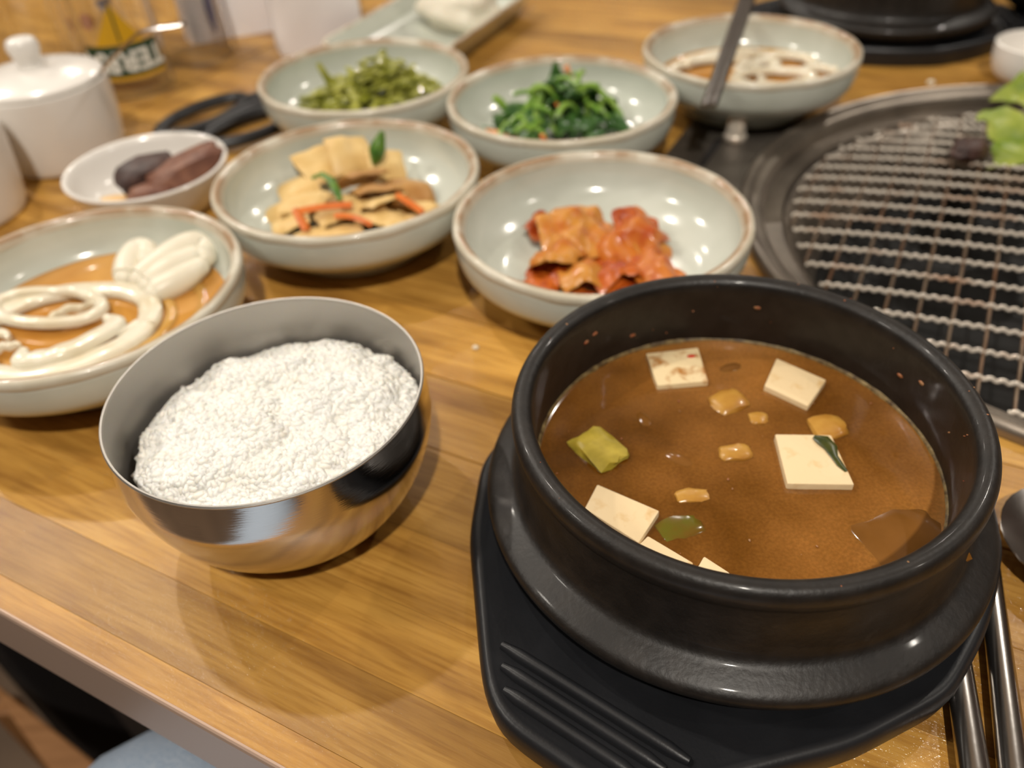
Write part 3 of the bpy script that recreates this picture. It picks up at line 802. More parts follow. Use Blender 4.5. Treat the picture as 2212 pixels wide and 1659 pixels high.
# ------------------------------------------------------------------ steel rice bowl
RB = (-.0844, .2135)
rb = thing('rice_bowl', 'small stainless steel bowl filled with white rice', 'bowl', (RB[0], RB[1], 0))
ro = curve_prof([(.0265, .0006), (.0298, .0004), (.0355, .0042), (.0448, .0145), (.0512, .0265), (.0548, .0400), (.0549, .0480), (.0541, .0580)], 5)
ri = curve_prof([(.0532, .0580), (.0540, .0480), (.0538, .0400), (.0502, .0270), (.0438, .0153), (.0345, .0052), (.0270, .0022)], 5)
mesh('shell', lathe([(0, .0012), (.0255, .0010)] + ro, 128), M['steel'], rb)
mesh('inside', lathe(ri + [(0, .0020)], 128), M['steel_in'], rb)
mesh('rim', lathe([(.0541, .0578), (.0543, .0584), (.0539, .0589), (.0533, .0588), (.0531, .0578), (.0541, .0578)], 128), M['steel_in'], rb)


def rice_h(x, y):
    d = math.hypot(x - .004, y + .002)
    return .0505 - 5.2 * max(0, d - .008) ** 2 - .0004 + .0044 * nz(x * 60, y * 60, 2) + .0016 * nz(x * 150, y * 150, 7)


gv, gf = blob(1, 1, 1, 0, 0, 1, 1)
gv = np.array(gv)
verts = []; faces = []; base = 0
n = 44
grid = {}
for j in range(n + 1):
    for i in range(72):
        d = .0505 * j / n; q = 2 * math.pi * i / 72
        x, y = d * math.cos(q) + .0015, d * math.sin(q) - .0005
        z = rice_h(x, y) - .0006
        rr = math.hypot(x, y)
        zmin = .012 + 0.0
        verts.append((x, y, max(z, .020))); grid[(j, i)] = len(verts) - 1
for j in range(n):
    for i in range(72):
        k = (i + 1) % 72
        faces.append((grid[(j, i)], grid[(j + 1, i)], grid[(j + 1, k)], grid[(j, k)]))
rng = np.random.RandomState(3)
VV = [np.array(verts)]; base = len(verts)
G = 5600
for g in range(G):
    d = .0498 * math.sqrt(rng.rand()); q = rng.rand() * 6.283
    x, y = d * math.cos(q) + .0015, d * math.sin(q) - .0005
    if math.hypot(x, y) > .0505: continue
    z = max(rice_h(x, y), .021) + rng.uniform(-.0020, -.0007)
    ex = .0005
    nx_, ny_ = (rice_h(x - ex, y) - rice_h(x + ex, y)) / (2 * ex), (rice_h(x, y - ex) - rice_h(x, y + ex)) / (2 * ex)
    nn = np.array([nx_, ny_, 1.0]); nn /= np.linalg.norm(nn)
    a = rng.rand() * 6.283; t = np.array([math.cos(a), math.sin(a), rng.uniform(-.4, .4)]); t -= nn * (t @ nn) * .85; t /= np.linalg.norm(t)
    s_ = np.cross(nn, t); s_ /= np.linalg.norm(s_); w = np.cross(t, s_)
    Mx = np.stack([t * .0029 * rng.uniform(.85, 1.1), s_ * .00125, w * .00115])
    VV.append(gv @ Mx + np.array([x, y, z]))
    faces += [tuple(i + base for i in q_) for q_ in gf]; base += len(gv)
o = mesh('cooked_rice', (np.concatenate(VV).tolist(), faces), M['rice'], loc=(RB[0], RB[1], 0), angle=0)
tag(o, 'mound of steamed white rice in the steel bowl', 'rice', kind='stuff')

# ------------------------------------------------------------------ trivet and stone pot
PC = (.0738, .1905)
WA = math.atan2(-.788, -.616)          # direction of the near wing


def outline(q):
    # rounded elongated hexagon; u along the wings, v across
    pts = [(.1135, .0195), (.1060, .0290), (.0640, .0670), (.0340, .0845), (.0080, .0875), (-.0080, .0875), (-.0340, .0845), (-.0640, .0670), (-.1060, .0290), (-.1135, .0195)]
    full = pts + [(u, -v) for u, v in reversed(pts)]
    return full


def trivet_mesh():
    full = outline(0); n = 200
    P = [Vector((u, v)) for u, v in full]; rad = []
    for i in range(n):
        a = 2 * math.pi * i / n; d = Vector((math.cos(a), math.sin(a))); best = 0
        for A, B in zip(P, P[1:] + P[:1]):
            e = B - A; den = d.x * e.y - d.y * e.x
            if abs(den) < 1e-9: continue
            t = (A.x * e.y - A.y * e.x) / den; s = (A.x * d.y - A.y * d.x) / den
            if t > 0 and -1e-6 <= s <= 1 + 1e-6: best = max(best, t)
        rad.append(best)
    rad = np.array(rad)
    for _ in range(6): rad = (np.roll(rad, 1) + 2 * rad + np.roll(rad, -1)) / 4
    ang = 2 * np.pi * np.arange(n) / n
    rings = []

    def ring(r, z): rings.append([(r[i] * math.cos(ang[i]), r[i] * math.sin(ang[i]), z) for i in range(n)])
    one = np.ones(n)
    ring(rad - .006, 0.0); ring(rad - .002, .0003); ring(rad - .0008, .004); ring(rad, .0100); ring(rad - .0003, .0122); ring(rad - .0014, .0140); ring(rad - .0028, .0145)
    ring(rad - .0044, .0142); ring(rad - .0060, .0132)
    inner = np.minimum(rad - .0075, .0790 * one)
    ring(inner, .0128); ring(np.minimum(inner - .001, .0765), .0115); ring(.0735 * one, .0085); ring(.070 * one, .0080); ring(.02 * one, .0080)
    v = [p for r in rings for p in r]; f = []
    for k in range(len(rings) - 1):
        for i in range(n):
            j = (i + 1) % n; f.append((k * n + i, k * n + j, (k + 1) * n + j, (k + 1) * n + i))
    c = len(v); v.append((0, 0, .008)); k = len(rings) - 1
    f += [(k * n + i, k * n + (i + 1) % n, c) for i in range(n)]
    c = len(v); v.append((0, 0, 0)); f += [(i, c, (i + 1) % n) for i in range(n)]
    return v, f


def rib(u, half):
    p = [(u, -half + 2 * half * i / 10, 0) for i in range(11)]
    r = [.0013 if i in (0, 10) else .0021 for i in range(11)]
    return tube(p, r, 10, flat=1.15)


def make_trivet(label, loc, rz):
    t = thing('pot_trivet', label, 'trivet', loc, rz, 'black plastic trivets')
    mesh('plate', trivet_mesh(), M['plastic'], t)
    for s in (1, -1):
        for u, h in ((.0925, .0315), (.0982, .0272), (.1040, .0222)):
            mesh('rib', rib(s * u, h), M['plastic'], t, loc=(0, 0, .0134))
    return t


tv = make_trivet('black plastic trivet with ribbed wing under the near stew pot', (PC[0], PC[1], 0), WA)
POT_O = curve_prof([(.0700, .0092), (.0780, .0140), (.0832, .0205), (.0845, .0232), (.0843, .0252), (.0828, .0268), (.0790, .0286), (.0757, .0302), (.0740, .0330), (.0732, .0385), (.0730, .0470), (.0735, .0520)], 4)
POT_L = curve_prof([(.0735, .0520), (.0743, .0540), (.0748, .0568), (.0742, .0592), (.0728, .0606), (.0710, .0609), (.0692, .0602), (.0680, .0588), (.0675, .0565)], 4)
POT_I = curve_prof([(.0675, .0565), (.0673, .0480), (.0670, .0300), (.0655, .0220), (.0600, .0170), (.0400, .0160)], 4)


def make_pot(label, loc, rz):
    t = thing('stone_pot', label, 'pot', loc, rz, 'black stoneware stew pots')
    mesh('body', lathe([(0, .0088), (.0660, .0088)] + POT_O[:-1] + POT_L[:-1] + POT_I + [(0, .0160)], 160), M['stone'], t)
    return t


pt = make_pot('black stoneware pot of soybean stew in the foreground', (PC[0], PC[1], 0), 0)
SZ = .0322
v, f = lathe([(0, SZ), (.01, SZ), (.02, SZ), (.03, SZ), (.04, SZ), (.05, SZ), (.06, SZ), (.0655, SZ + .0001), (.0668, SZ + .0009), (.0669, SZ - .002), (.0650, .0225), (.05, .0185), (0, .018)], 160)
v = [(x, y, z + (.0004 * nz(x * 90, y * 90) if abs(z - SZ) < 1e-6 else 0)) for x, y, z in v]
so = tag(mesh('soybean_broth', (v, f), M['soup'], loc=(PC[0], PC[1], 0)), 'cloudy brown soybean broth filling the black pot', 'soup')
# scum line
fv = []; ff = []; n = 240
for i in range(n):
    q = 2 * math.pi * i / n; a = .5 + .5 * nz(math.cos(q) * 3 + 5, math.sin(q) * 3); b = .5 + .5 * nz(math.cos(q) * 16, math.sin(q) * 16, 3)
    a = max(0, a - .25); h = .0002 + .0026 * a * b * (1 if math.sin(q) > -.2 else .3); w = .0002 + .0018 * a * b
    for r, z in ((.0671, SZ - .001), (.0672, SZ + .0012 + h), (.0669 - w * .3, SZ + .0010 + h * .6), (.0668 - w, SZ + .0008), (.0667 - w, SZ - .0006)):
        fv.append((r * math.cos(q), r * math.sin(q), z))
for i in range(n):
    j = (i + 1) % n
    for k in range(5): ff.append((i * 5 + k, i * 5 + (k + 1) % 5, j * 5 + (k + 1) % 5, j * 5 + k))
mesh('scum_line', (fv, ff), M['foam'], so)


def tofu(poly, zt, label, h=.010, m='tofu'):
    cx = sum(p[0] for p in poly) / 4; cy = sum(p[1] for p in poly) / 4
    v, f = prism([(x - cx, y - cy) for x, y in poly], -h, 0, .0006, 2)
    o = mesh('tofu_cube', (v, f), M[m], loc=(cx, cy, zt), smooth=True)
    return tag(o, label, 'tofu', 'tofu cubes in the soybean stew')


tofu([(.0536, .2491), (.0547, .2293), (.0742, .2301), (.0748, .2509)], .0345, 'stained tofu cube with a red chilli fleck at the back of the stew', m='tofu_st')
tofu([(.1032, .2413), (.0940, .2255), (.1064, .2128), (.1178, .2267)], .0345, 'tofu cube at the back right of the stew')
tofu([(.0905, .1997), (.0879, .1764), (.1092, .1742), (.1096, .1976)], .0347, 'tofu cube with a dark green seaweed shred on it')
tofu([(.0262, .1817), (.0208, .1715), (.0360, .1563), (.0447, .1686)], .0345, 'tofu cube at the front left wall of the stew')
tofu([(.0393, .1592), (.0310, .1510), (.0420, .1390), (.0513, .1478)], .0343, 'tofu cube half hidden behind the front rim, left of two')
tofu([(.0548, .1502), (.0490, .1420), (.0548, .1365), (.0612, .1434)], .0343, 'tofu corner peeking over the front rim, right of two')
tag(mesh('chilli_flake', blob(.0016, .0009, .0003, 5, .3, 2, 2), mat('red_chilli', L(196, 50, 20), .35), loc=(.0708, .2452, .0348)), 'red chilli flake on the stained tofu', 'chilli')
tag(mesh('seaweed_shred', tube([(.1030, .1965, .0353), (.1055, .1945, .0355), (.1070, .1910, .0353), (.1068, .1870, .0351), (.1075, .1830, .0350), (.1085, .1800, .0349)],
                               [.0010, .0028, .0024, .0013, .0012, .0006], 8, flat=.25), mat('dark_seaweed', L(74, 74, 24), .3, col2=L(46, 56, 24), scale=200)),
    'dark green seaweed shred on the middle right tofu', 'seaweed')


def chunk(x, y, z, sx, sy, sz, rz, m, label, cat, seed, bx=.55):
    return tag(mesh('vegetable_chunk', blob(sx, sy, sz, seed, .16, 1.6, 3, bx), M[m], loc=(x, y, z), rot=(0, 0, rz)), label, cat)


chunk(.0797, .2203, .0312, .0068, .0062, .0030, .4, 'potato', 'pale potato chunk near the back centre of the stew', 'potato', 1)
chunk(.0290, .1995, .0318, .0098, .0070, .0028, -1.0, 'zucchini', 'yellow-green zucchini chunk at the left of the stew', 'zucchini', 2, .75)
chunk(.1109, .2038, .0308, .0072, .0062, .0030, .2, 'potato', 'potato chunk between the two right tofu cubes', 'potato', 3)
chunk(.0757, .1942, .0308, .0062, .0042, .0026, 0, 'potato', 'potato chunk in the centre of the stew', 'potato', 4)
chunk(.0882, .2107, .0303, .0038, .0036, .0026, 0, 'potato', 'smallest potato bit, between the two rear tofu cubes', 'potato', 5)
chunk(.0567, .1761, .0303, .0062, .0034, .0026, 0, 'potato', 'sunken yellow potato bit right of the front left tofu', 'potato', 6)
chunk(.0500, .1630, .0300, .0080, .0058, .0028, .3, 'green_sub', 'sunken green vegetable beside the front left tofu', 'leek', 7)
chunk(.1180, .1530, .0302, .0160, .0140, .0026, .3, 'onion_sub', 'large sunken onion slice at the right wall of the stew', 'onion', 8)
for i, (x, y, x2, y2, lab) in enumerate(((.0795, .2379, .0953, .2435, 'sunken onion strip beside the rear stained tofu'), (.0455, .2185, .0503, .2045, 'sunken onion strip left of centre in the stew'),
                                         (.0505, .1964, .0658, .1862, 'long sunken onion strip across the middle of the stew'))):
    p = [(x + (x2 - x) * t / 6, y + (y2 - y) * t / 6, SZ - .0006 + .0006 * math.sin(t)) for t in range(7)]
    tag(mesh('onion_strip', tube(p, [.0007, .0018, .0024, .0026, .0024, .0018, .0007], 8, flat=.35), M['onion_sub']), lab, 'onion')
# flecks on the pot wall, the rim and the broth
mb = MB(); rnd = random.Random(21)
for i in range(70):
    q = rnd.random() * 6.283; s = rnd.uniform(.00012, .0004)
    if i < 22: r, z = rnd.uniform(.0676, .0738), .0606
    elif i < 44: r, z = .0671, rnd.uniform(.038, .056)
    else: r, z = .062 * math.sqrt(rnd.random()), SZ + .0004
    if i < 22: z = float(np.interp(r, [.0675, .068, .0692, .0710, .0728, .0742], [.0565, .0588, .0602, .0609, .0606, .0592]))
    mb.add(blob(s * 1.6, s, s * .6, i, .3, 2, 1), T(r * math.cos(q), r * math.sin(q), z, rz=q))
for q, z in ((R(128), .050), (R(132), .0485), (R(112), .041), (R(20), .046), (R(12), .050), (R(70), .0500)):
    mb.add(blob(.0005, .0013, .0007, q, .3, 2, 2), T(.0671 * math.cos(q), .0671 * math.sin(q), z, rz=q))
tag(mesh('food_flecks', mb, M['fleck'], loc=(PC[0], PC[1], 0)), 'tiny chilli and bean flecks stuck to the pot and floating on the broth', 'flecks', kind='stuff')

# far stew pot on its trivet
t2 = copy_tree(tv); t2.location = (.332, .711, 0); t2.rotation_euler = (0, 0, R(-13.5)); t2['label'] = 'black trivet under the far stew pot at the top right'
p2 = copy_tree(pt); p2.location = (.332, .711, 0); p2['label'] = 'far black stoneware pot at the top right edge of the photo'

# black cup and white cup at the right edge
bc = thing('black_cup', 'dark cup at the top right corner beyond the far trivet', 'cup', (.4600, .7000, 0))
mesh('body', lathe([(0, .001), (.0145, 0)] + curve_prof([(.0160, .0005), (.0165, .012), (.0250, .0190), (.0350, .030), (.0385, .060)], 4) + curve_prof([(.0372, .061), (.0355, .058), (.032, .034), (.020, .022), (.0001, .0200)], 4), 64), M['stone'], bc)
wc = thing('white_cup', 'small white cup at the right edge behind the grill', 'cup', (.3950, .5830, 0))
mesh('body', lathe([(0, .001), (.018, 0)] + curve_prof([(.019, .0005), (.0265, .006), (.0300, .016), (.0306, .027)], 4) + curve_prof([(.0292, .0278), (.0280, .025), (.026, .012), (.018, .005), (.0001, .004)], 4), 64), M['white'], wc)

# ------------------------------------------------------------------ chopsticks and spoon at the right
for (x0, y0, x1, y1, lab) in ((.1185, .0900, .1500, .1870, 'left round steel chopstick lying beside the trivet'), (.1283, .0880, .1640, .1800, 'right round steel chopstick lying nearer the spoon')):
    p = [(x0 + (x1 - x0) * t / 10, y0 + (y1 - y0) * t / 10, .0044) for t in range(11)]
    tag(mesh('steel_chopstick', tube(p, [.0044 - .0012 * t / 10 for t in range(11)], 14, flat=.8), M['steel_flat']), lab, 'chopstick', 'steel chopsticks beside the trivet')


def spoon_bowl(a, b, depth, n=14, m=40):
    v = []; f = []
    for side in (0, 1):
        for j in range(n + 1):
            r = j / n
            for i in range(m):
                q = 2 * math.pi * i / m
                z = depth * (r * r - 1) * (1 - .15 * math.cos(q)) + (.0009 if side == 0 else 0)
                v.append((a * r * math.cos(q), b * r * math.sin(q) * (1 - .08 * math.cos(q)), z + depth))
    k = (n + 1) * m
    for s in (0, 1):
        for j in range(n):
            for i in range(m):
                l = (i + 1) % m; q = (s * k + j * m + i, s * k + (j + 1) * m + i, s * k + (j + 1) * m + l, s * k + j * m + l)
                f.append(q if s == 0 else q[::-1])
    for i in range(m):
        l = (i + 1) % m; f.append((n * m + i, k + n * m + i, k + n * m + l, n * m + l))
    return v, f


sp = thing('steel_spoon', 'round-bowled steel spoon at the right edge beside the stew pot', 'spoon', (.1918, .1600, .0008), R(-58))
mesh('bowl', spoon_bowl(.0310, .0260, .0085), M['steel_flat'], sp)
mesh('handle', tube([(.029, 0, .0092), (.040, 0, .0110), (.060, 0, .0090), (.10, 0, .0040), (.15, 0, .0030)], [.0040, .0032, .0032, .0036, .0042], 12, flat=.5), M['steel_flat'], sp)

# ------------------------------------------------------------------ small white dish with meat
dl = (-.2143, .4695)
sd = thing('small_white_dish', 'small white round dish holding pieces of grilled meat', 'dish', (dl[0], dl[1], 0))
mesh('body', lathe([(0, .001), (.030, .0)] + curve_prof([(.0315, .0005), (.0385, .008), (.0440, .018), (.0480, .0262)], 4) + [(.0484, .0275), (.0478, .0284), (.0466, .0284), (.0455, .0276)]
                   + curve_prof([(.0440, .0240), (.0400, .0140), (.0340, .0080), (.020, .006), (.0001, .006)], 4), 96), M['white'], sd)
tag(mesh('meat_piece', blob(.0185, .0110, .0085, 1, .18, 1.6, 3, .7), M['char'], loc=(-.2180, .4770, .0190), rot=(.2, -.15, R(25))), 'dark charred meat chunk at the back left of the white dish', 'meat')
tag(mesh('meat_piece', blob(.0260, .0105, .0085, 2, .16, 1.6, 3, .6), M['meat'], loc=(-.1930, .4740, .0205), rot=(.0, -.25, R(35))), 'long brown meat piece leaning on the right wall of the white dish', 'meat')
tag(mesh('meat_piece', blob(.0140, .0085, .0055, 6, .2, 1.8, 3, .4), M['meat'], loc=(-.2110, .4570, .0150), rot=(0, 0, R(10))), 'reddish brown meat scrap at the front of the white dish', 'meat')
tag(mesh('garlic_slice', blob(.0085, .0060, .0040, 9, .2, 1.6, 3, .4), M['garlic'], loc=(-.2330, .4520, .0125), rot=(0, 0, .3)), 'pale tan garlic piece at the left of the white dish', 'garlic')

# ------------------------------------------------------------------ lidded jars
def jar_parts(t, r=.0430, h=.0550, knob=True):
    mesh('body', lathe([(0, .001), (r * .80, 0)] + curve_prof([(r * .84, .0006), (r * .90, .004), (r * .97, h * .45), (r, h * .80), (r * 1.005, h * .93)], 4) + [(r * 1.01, h * .96), (r, h), (r * .93, h), (r * .92, h * .5), (r * .8, .006), (0, .005)], 96), M['white'], t)
    l = mesh('lid', lathe([(0, h - .001), (r * .90, h - .001), (r * .955, h + .0005)] + curve_prof([(r * .965, h + .0015), (r * .95, h + .0035), (r * .80, h + .0062), (r * .5, h + .0092), (r * .25, h + .0105), (.0001, h + .0110)], 4), 96), M['white'], t)
    mesh('knob', lathe(curve_prof([(.0075, h + .0095), (.0070, h + .0130), (.0095, h + .0190), (.0102, h + .0230), (.0080, h + .0275), (.0001, h + .0292)], 5), 40), M['white'], l)


j1 = thing('lidded_jar', 'white porcelain jar with domed knobbed lid and a spoon in it', 'jar', (-.3050, .5560, 0), .2)
jar_parts(j1, .0440, .0530)
j2 = thing('lidded_jar', 'white porcelain jar cut off by the left edge of the photo', 'jar', (-.3410, .4730, 0), .2)
jar_parts(j2, .0430, .0530)
js = thing('condiment_spoon', 'thin steel spoon handle sticking out of the lidded white jar', 'spoon', (0, 0, 0))
mesh('handle', tube([(-.2700, .5600, .0420), (-.2605, .5580, .0575), (-.2400, .5440, .0720), (-.2190, .5300, .0855), (-.2120, .5280, .0885), (-.1990, .5250, .0905), (-.1850, .5220, .0925)],
                    [.0022, .0022, .0022, .0023, .0026, .0036, .0030], 10, flat=.4), M['steel_flat'], js)

# ------------------------------------------------------------------ beer glasses, standing upside down
GP = [(.0310, .0000), (.0318, .0008), (.0312, .020), (.0300, .060), (.0288, .105), (.0280, .114), (0, .116), ]
GPi = [(0, .1065), (.0262, .1055), (.0272, .100), (.0284, .060), (.0295, .020), (.0301, .0008), (.0310, .0)]


def glass_mesh(): return lathe(GP + GPi, 72)


def wrap(vf, R0, th0, z0, flip=True, off=.0004):
    """bend a flat x/y patch (metres) round a standing cylinder; flip turns it upside down"""
    out = []
    for x, y, z in vf[0]:
        if flip: x, y = -x, -y
        zz = z0 + y
        rr = R0(zz) + off + z
        a = th0 + x / .031
        out.append((rr * math.cos(a), rr * math.sin(a), zz))
    return out, vf[1]


def grad(poly, n=10):
    """subdivide a flat polygon strip-wise (bmesh) so it can bend"""
    bm = bmesh.new(); vs = [bm.verts.new((x, y, 0)) for x, y in poly]; bm.faces.new(vs)
    xs = [p[0] for p in poly]
    for i in range(1, n):
        x = min(xs) + (max(xs) - min(xs)) * i / n
        bmesh.ops.bisect_plane(bm, geom=list(bm.verts) + list(bm.edges) + list(bm.faces), plane_co=(x, 0, 0), plane_no=(1, 0, 0))
    bm.verts.index_update()
    out = [tuple(v.co) for v in bm.verts], [tuple(v.index for v in f.verts) for f in bm.faces]; bm.free(); return out


RAD = lambda z: float(np.interp(z, [0, .0008, .02, .06, .105], [.031, .0318, .0312, .0300, .0288]))


def text_vf(s, size, wide=1.0, bold=.0):
    cu = bpy.data.curves.new('lettering', 'FONT'); cu.body = s; cu.size = size; cu.align_x = 'CENTER'; cu.align_y = 'CENTER'; cu.offset = bold; cu.resolution_u = 3
    tmp = bpy.data.objects.new('lettering', cu); C.objects.link(tmp)
    me = bpy.data.meshes.new_from_object(tmp, depsgraph=bpy.context.evaluated_depsgraph_get())
    bm = bmesh.new(); bm.from_mesh(me)
    bmesh.ops.triangulate(bm, faces=bm.faces); bmesh.ops.subdivide_edges(bm, edges=[e for e in bm.edges if e.calc_length() > size * .25], cuts=2)
    bm.verts.index_update()
    out = [(v.co.x * wide, v.co.y, 0) for v in bm.verts], [tuple(v.index for v in f.verts) for f in bm.faces]
    bm.free(); bpy.data.objects.remove(tmp); bpy.data.curves.remove(cu); bpy.data.meshes.remove(me)
    return out


def beer_glass(label, x, y, rz):
    t = thing('beer_glass', label, 'glass', (x, y, 0), rz, 'upside down beer glasses')
    mesh('body', glass_mesh(), M['glass'], t)
    return t


th = R(-90)                                        # prints face the glass's local -y
g1 = beer_glass('upturned beer glass with green band, gold triangle and TERRA lettering', -.2990, .6900, R(22))
mesh('printed_band', wrap(grad([(-.031, -.0115), (.031, -.0115), (.031, .0115), (-.031, .0115)], 20), RAD, th, .0300, True, .0003), M['p_green'], g1)
mesh('printed_triangle', wrap(grad([(-.019, .0), (.019, .0), (0, -.0300)], 16), RAD, th, .0420, True, .0003), M['p_gold'], g1)
mesh('printed_line', wrap(grad([(-.0010, -.001), (.0006, -.001), (.0006, -.026), (-.0010, -.026)], 2), RAD, th, .0430, True, .0006), M['p_green'], g1)
mesh('printed_stripe', wrap(grad([(-.031, -.0012), (.031, -.0012), (.031, .0012), (-.031, .0012)], 20), RAD, th, .0165, True, .0004), M['p_gold'], g1)
mesh('lettering', wrap(text_vf('TERRA', .0210, 1.05, .0007), RAD, th, .0300, True, .0007), M['p_white'], g1)
mesh('small_lettering', wrap(grad([(-.020, -.0016), (.020, -.0016), (.020, .0016), (-.020, .0016)], 14), RAD, th, .0105, True, .0004), M['p_brown'], g1)
beer_glass('clear upturned beer glass right of and behind the printed one', -.2640, .7620, 0)
beer_glass('clear upturned beer glass directly behind the white lidded jar', -.3720, .7020, R(28))
g3 = beer_glass('upturned beer glass with faded red and blue print behind the printed one', -.3500, .7680, R(26))
mesh('printed_triangle', wrap(grad([(-.008, .010), (.008, .010), (.001, -.012)], 8), RAD, R(-68), .046, False, .0004), M['p_blue2'], g3)
mesh('printed_patch', wrap(grad([(.008 * math.cos(R(i * 20)), .007 * math.sin(R(i * 20))) for i in range(18)], 8), RAD, R(-108), .040, False, .0004), M['p_red2'], g3)
g4 = beer_glass('leftmost upturned beer glass with faded blue print', -.4380, .7330, R(30))
for i, (a, z, w, h) in enumerate(((-80, .075, .012, .006), (-60, .090, .010, .005), (-95, .060, .008, .005))):
    mesh('printed_patch', wrap(grad([(-w, -h), (w, -h * .6), (w * .8, h), (-w * .9, h * .8)], 8), RAD, R(a), z, False, .0004), M['p_blue2'], g4)

# ------------------------------------------------------------------ scissors
sz = thing('kitchen_scissors', 'black-handled scissors lying between the white dish and the seaweed bowl', 'scissors', (-.2000, .5900, 0), R(50))


def loop(cx, cy, rx, ry, rot, z, w):
    p = []
    for i in range(36):
        q = 2 * math.pi * i / 36; x, y = rx * math.cos(q) * (1 + .06 * math.cos(2 * q)), ry * math.sin(q)
        p.append((cx + x * math.cos(rot) - y * math.sin(rot), cy + x * math.sin(rot) + y * math.cos(rot), z))
    return tube(p, w, 10, closed=True, flat=.85)


h1 = MB().add(loop(-.004, .0200, .037, .0180, R(6), .0062, .0048)).add(tube([(.026, .016, .0062), (.045, .008, .0066), (.062, -.001, .0066)], [.0070, .0085, .0060], 10, flat=.6))
mesh('handle', h1, M['plastic'], sz)
h2 = MB().add(loop(.004, -.0270, .036, .0190, R(-4), .0062, .0048)).add(tube([(.028, -.020, .0062), (.045, -.010, .0100), (.062, .001, .0110)], [.0070, .0085, .0060], 10, flat=.5)).add(tube([(-.02, -.004, .0062), (.015, -.004, .0062), (.040, -.001, .0066)], [.005, .007, .006], 10, flat=.7))
mesh('handle', h2, M['plastic'], sz)
for s in (1, -1):
    mesh('blade', prism([(.056, -.004 * s), (.110, -.002 * s), (.140, .001 * s), (.112, .006 * s), (.056, .006 * s)][::s], .0040 if s > 0 else .0062, .0058 if s > 0 else .0080, .0004), M['steel_flat'], sz, smooth=False)
mesh('pivot_screw', lathe([(0, .0078), (.0034, .0078), (.0034, .0092), (.002, .0098), (0, .0098)], 20), M['steel_flat'], sz, loc=(.064, 0, .0018))

# ------------------------------------------------------------------ oblong plate with a white dollop
pa = Matrix.Rotation(TA, 3, 'Z') @ Vector((-.412, .638, 0))
opl = thing('oblong_plate', 'oblong celadon plate with a white dollop at the top of the photo', 'plate', (pa.x, pa.y, 0), TA + R(3))


def rect_rings(spec, n=10, caps=True):
    """rounded-rectangle lathe: (half x, half y, corner radius, z)"""
    v = []; f = []; m = 4 * n
    for hx, hy, r, z in spec:
        for c in range(4):
            sx, sy = ((1, 1), (-1, 1), (-1, -1), (1, -1))[c]
            for i in range(n):
                q = math.pi / 2 * (c + i / (n - 1))
                v.append((sx * (hx - r) + r * math.cos(q), sy * (hy - r) + r * math.sin(q), z))
    for k in range(len(spec) - 1):
        for i in range(m):
            j = (i + 1) % m; f.append((k * m + i, k * m + j, (k + 1) * m + j, (k + 1) * m + i))
    if caps: f.append(tuple(range(m))[::-1]); f.append(tuple((len(spec) - 1) * m + i for i in range(m)))
    return v, f


mesh('body', rect_rings([(.040, .088, .012, 0), (.044, .092, .013, .002), (.0515, .1000, .015, .016), (.0560, .1045, .016, .0240), (.0550, .1036, .016, .0250), (.0530, .1016, .015, .0248), (.0480, .0965, .013, .0120), (.040, .088, .010, .0080), (.010, .03, .006, .0075)]), M['celadon'], opl)
r = mesh('rim', rect_rings([(.0561, .1046, .016, .0232), (.0568, .1053, .0165, .0244), (.0560, .1045, .016, .0256), (.0545, .1030, .0155, .0258), (.0532, .1018, .015, .0250), (.0528, .1012, .015, .0238)], caps=False), M['rimc'], opl)
r['label'] = 'brown-edged rim'
mb = MB().add(blob(.036, .046, .020, 4, .18, 1.6, 4))
tag(mesh('mashed_salad', mb, M['cream'], loc=(pa.x + .020, pa.y + .022, .0230), rot=(0, 0, .4)), 'white dollop of creamy salad on the oblong plate', 'salad')

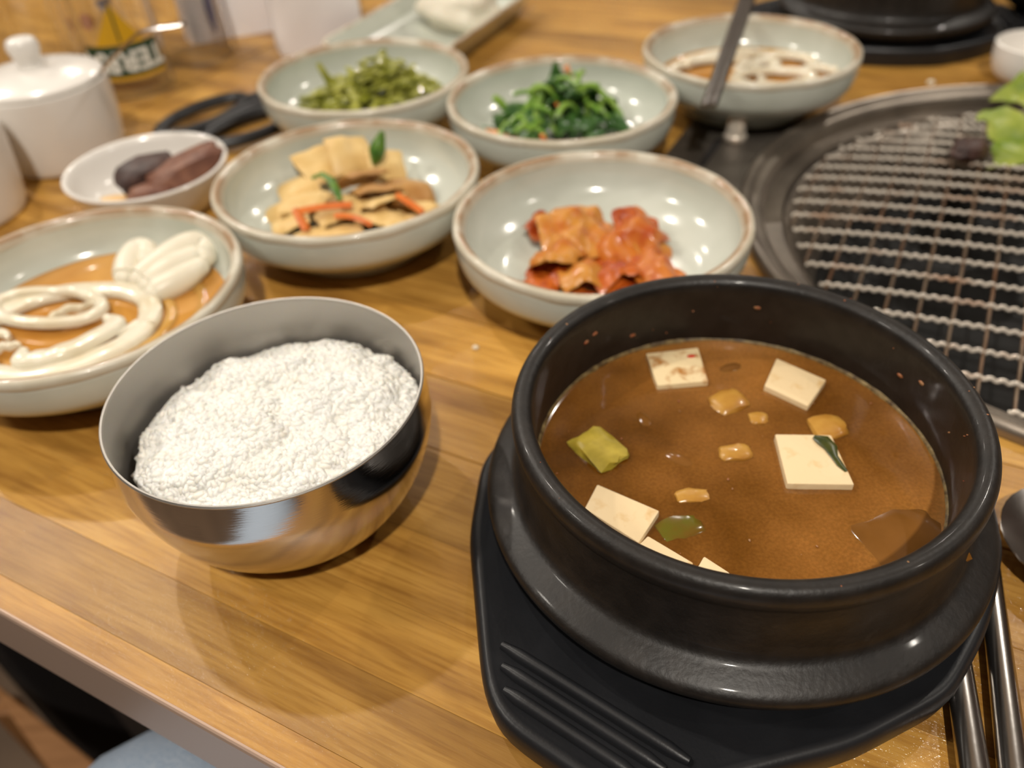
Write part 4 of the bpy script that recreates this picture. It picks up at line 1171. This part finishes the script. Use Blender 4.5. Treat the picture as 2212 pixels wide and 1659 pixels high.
# ------------------------------------------------------------------ white paper packets
def packet(label, loc, rz, sx, sy, h, seed, mark=None):
    t = thing('napkin_packet', label, 'packet', loc, rz)
    v = []; f = []; nx_, nz_ = 14, 12; m = 4 * nx_
    ring = [(-1 + 2 * i / nx_, -1) for i in range(nx_)] + [(1, -1 + 2 * i / nx_) for i in range(nx_)] + [(1 - 2 * i / nx_, 1) for i in range(nx_)] + [(-1, 1 - 2 * i / nx_) for i in range(nx_)]
    for k in range(nz_ + 1):
        z = h * k / nz_; tp = 1 - .05 * (k / nz_)
        for a, b in ring:
            l = (abs(a) ** 8 + abs(b) ** 8) ** (1 / 8)
            x, y = a / l * sx / 2 * tp, b / l * sy / 2 * tp
            q = .0022 * nz(a * 2 + seed, b * 2, z * 45) if k else 0
            v.append((x * (1 + q * 10), y * (1 + q * 16), z))
    for k in range(nz_):
        for i in range(m):
            j = (i + 1) % m; f.append((k * m + i, k * m + j, (k + 1) * m + j, (k + 1) * m + i))
    f.append(tuple(range(m))[::-1]); f.append(tuple(nz_ * m + i for i in range(m)))
    mesh('wrapper', (v, f), M['paper'], t)
    if mark:
        x, z0, z1, w = mark
        pv = []; n = 8
        for k in range(n + 1):
            z = z0 + (z1 - z0) * k / n; ww = w * (.3 + .7 * math.sin(math.pi * k / n))
            pv += [(x - ww, -sy / 2 * 1.035 - .0006, z), (x + ww, -sy / 2 * 1.035 - .0006, z)]
        mesh('printed_mark', (pv, [(2 * k, 2 * k + 1, 2 * k + 3, 2 * k + 2) for k in range(n)]), M['p_blue'], t)
    return t


packet('tall white paper packet standing left of the oblong plate', (-.1560, .7740, 0), R(18), .078, .045, .125, 1, (.034, .075, .110, .004))
packet('white paper packet standing behind the tall packet', (-.2190, .8360, 0), R(20), .074, .040, .110, 5)
packet('crumpled white packet with a blue print beside the clear glass', (-.2700, .8130, 0), R(35), .036, .030, .100, 9, (.006, .008, .055, .0045))

# ------------------------------------------------------------------ crumbs
for x, y, s, lab in ((.3247, .5900, .0030, 'pale crumb on the wood behind the grill'), (-.0162, .3035, .0017, 'tiny white crumb on the wood left of the stew pot')):
    tag(mesh('crumb', blob(s, s * .8, s * .55, 3, .3, 2, 2), M['cream'], loc=(x, y, s * .4)), lab, 'crumb')
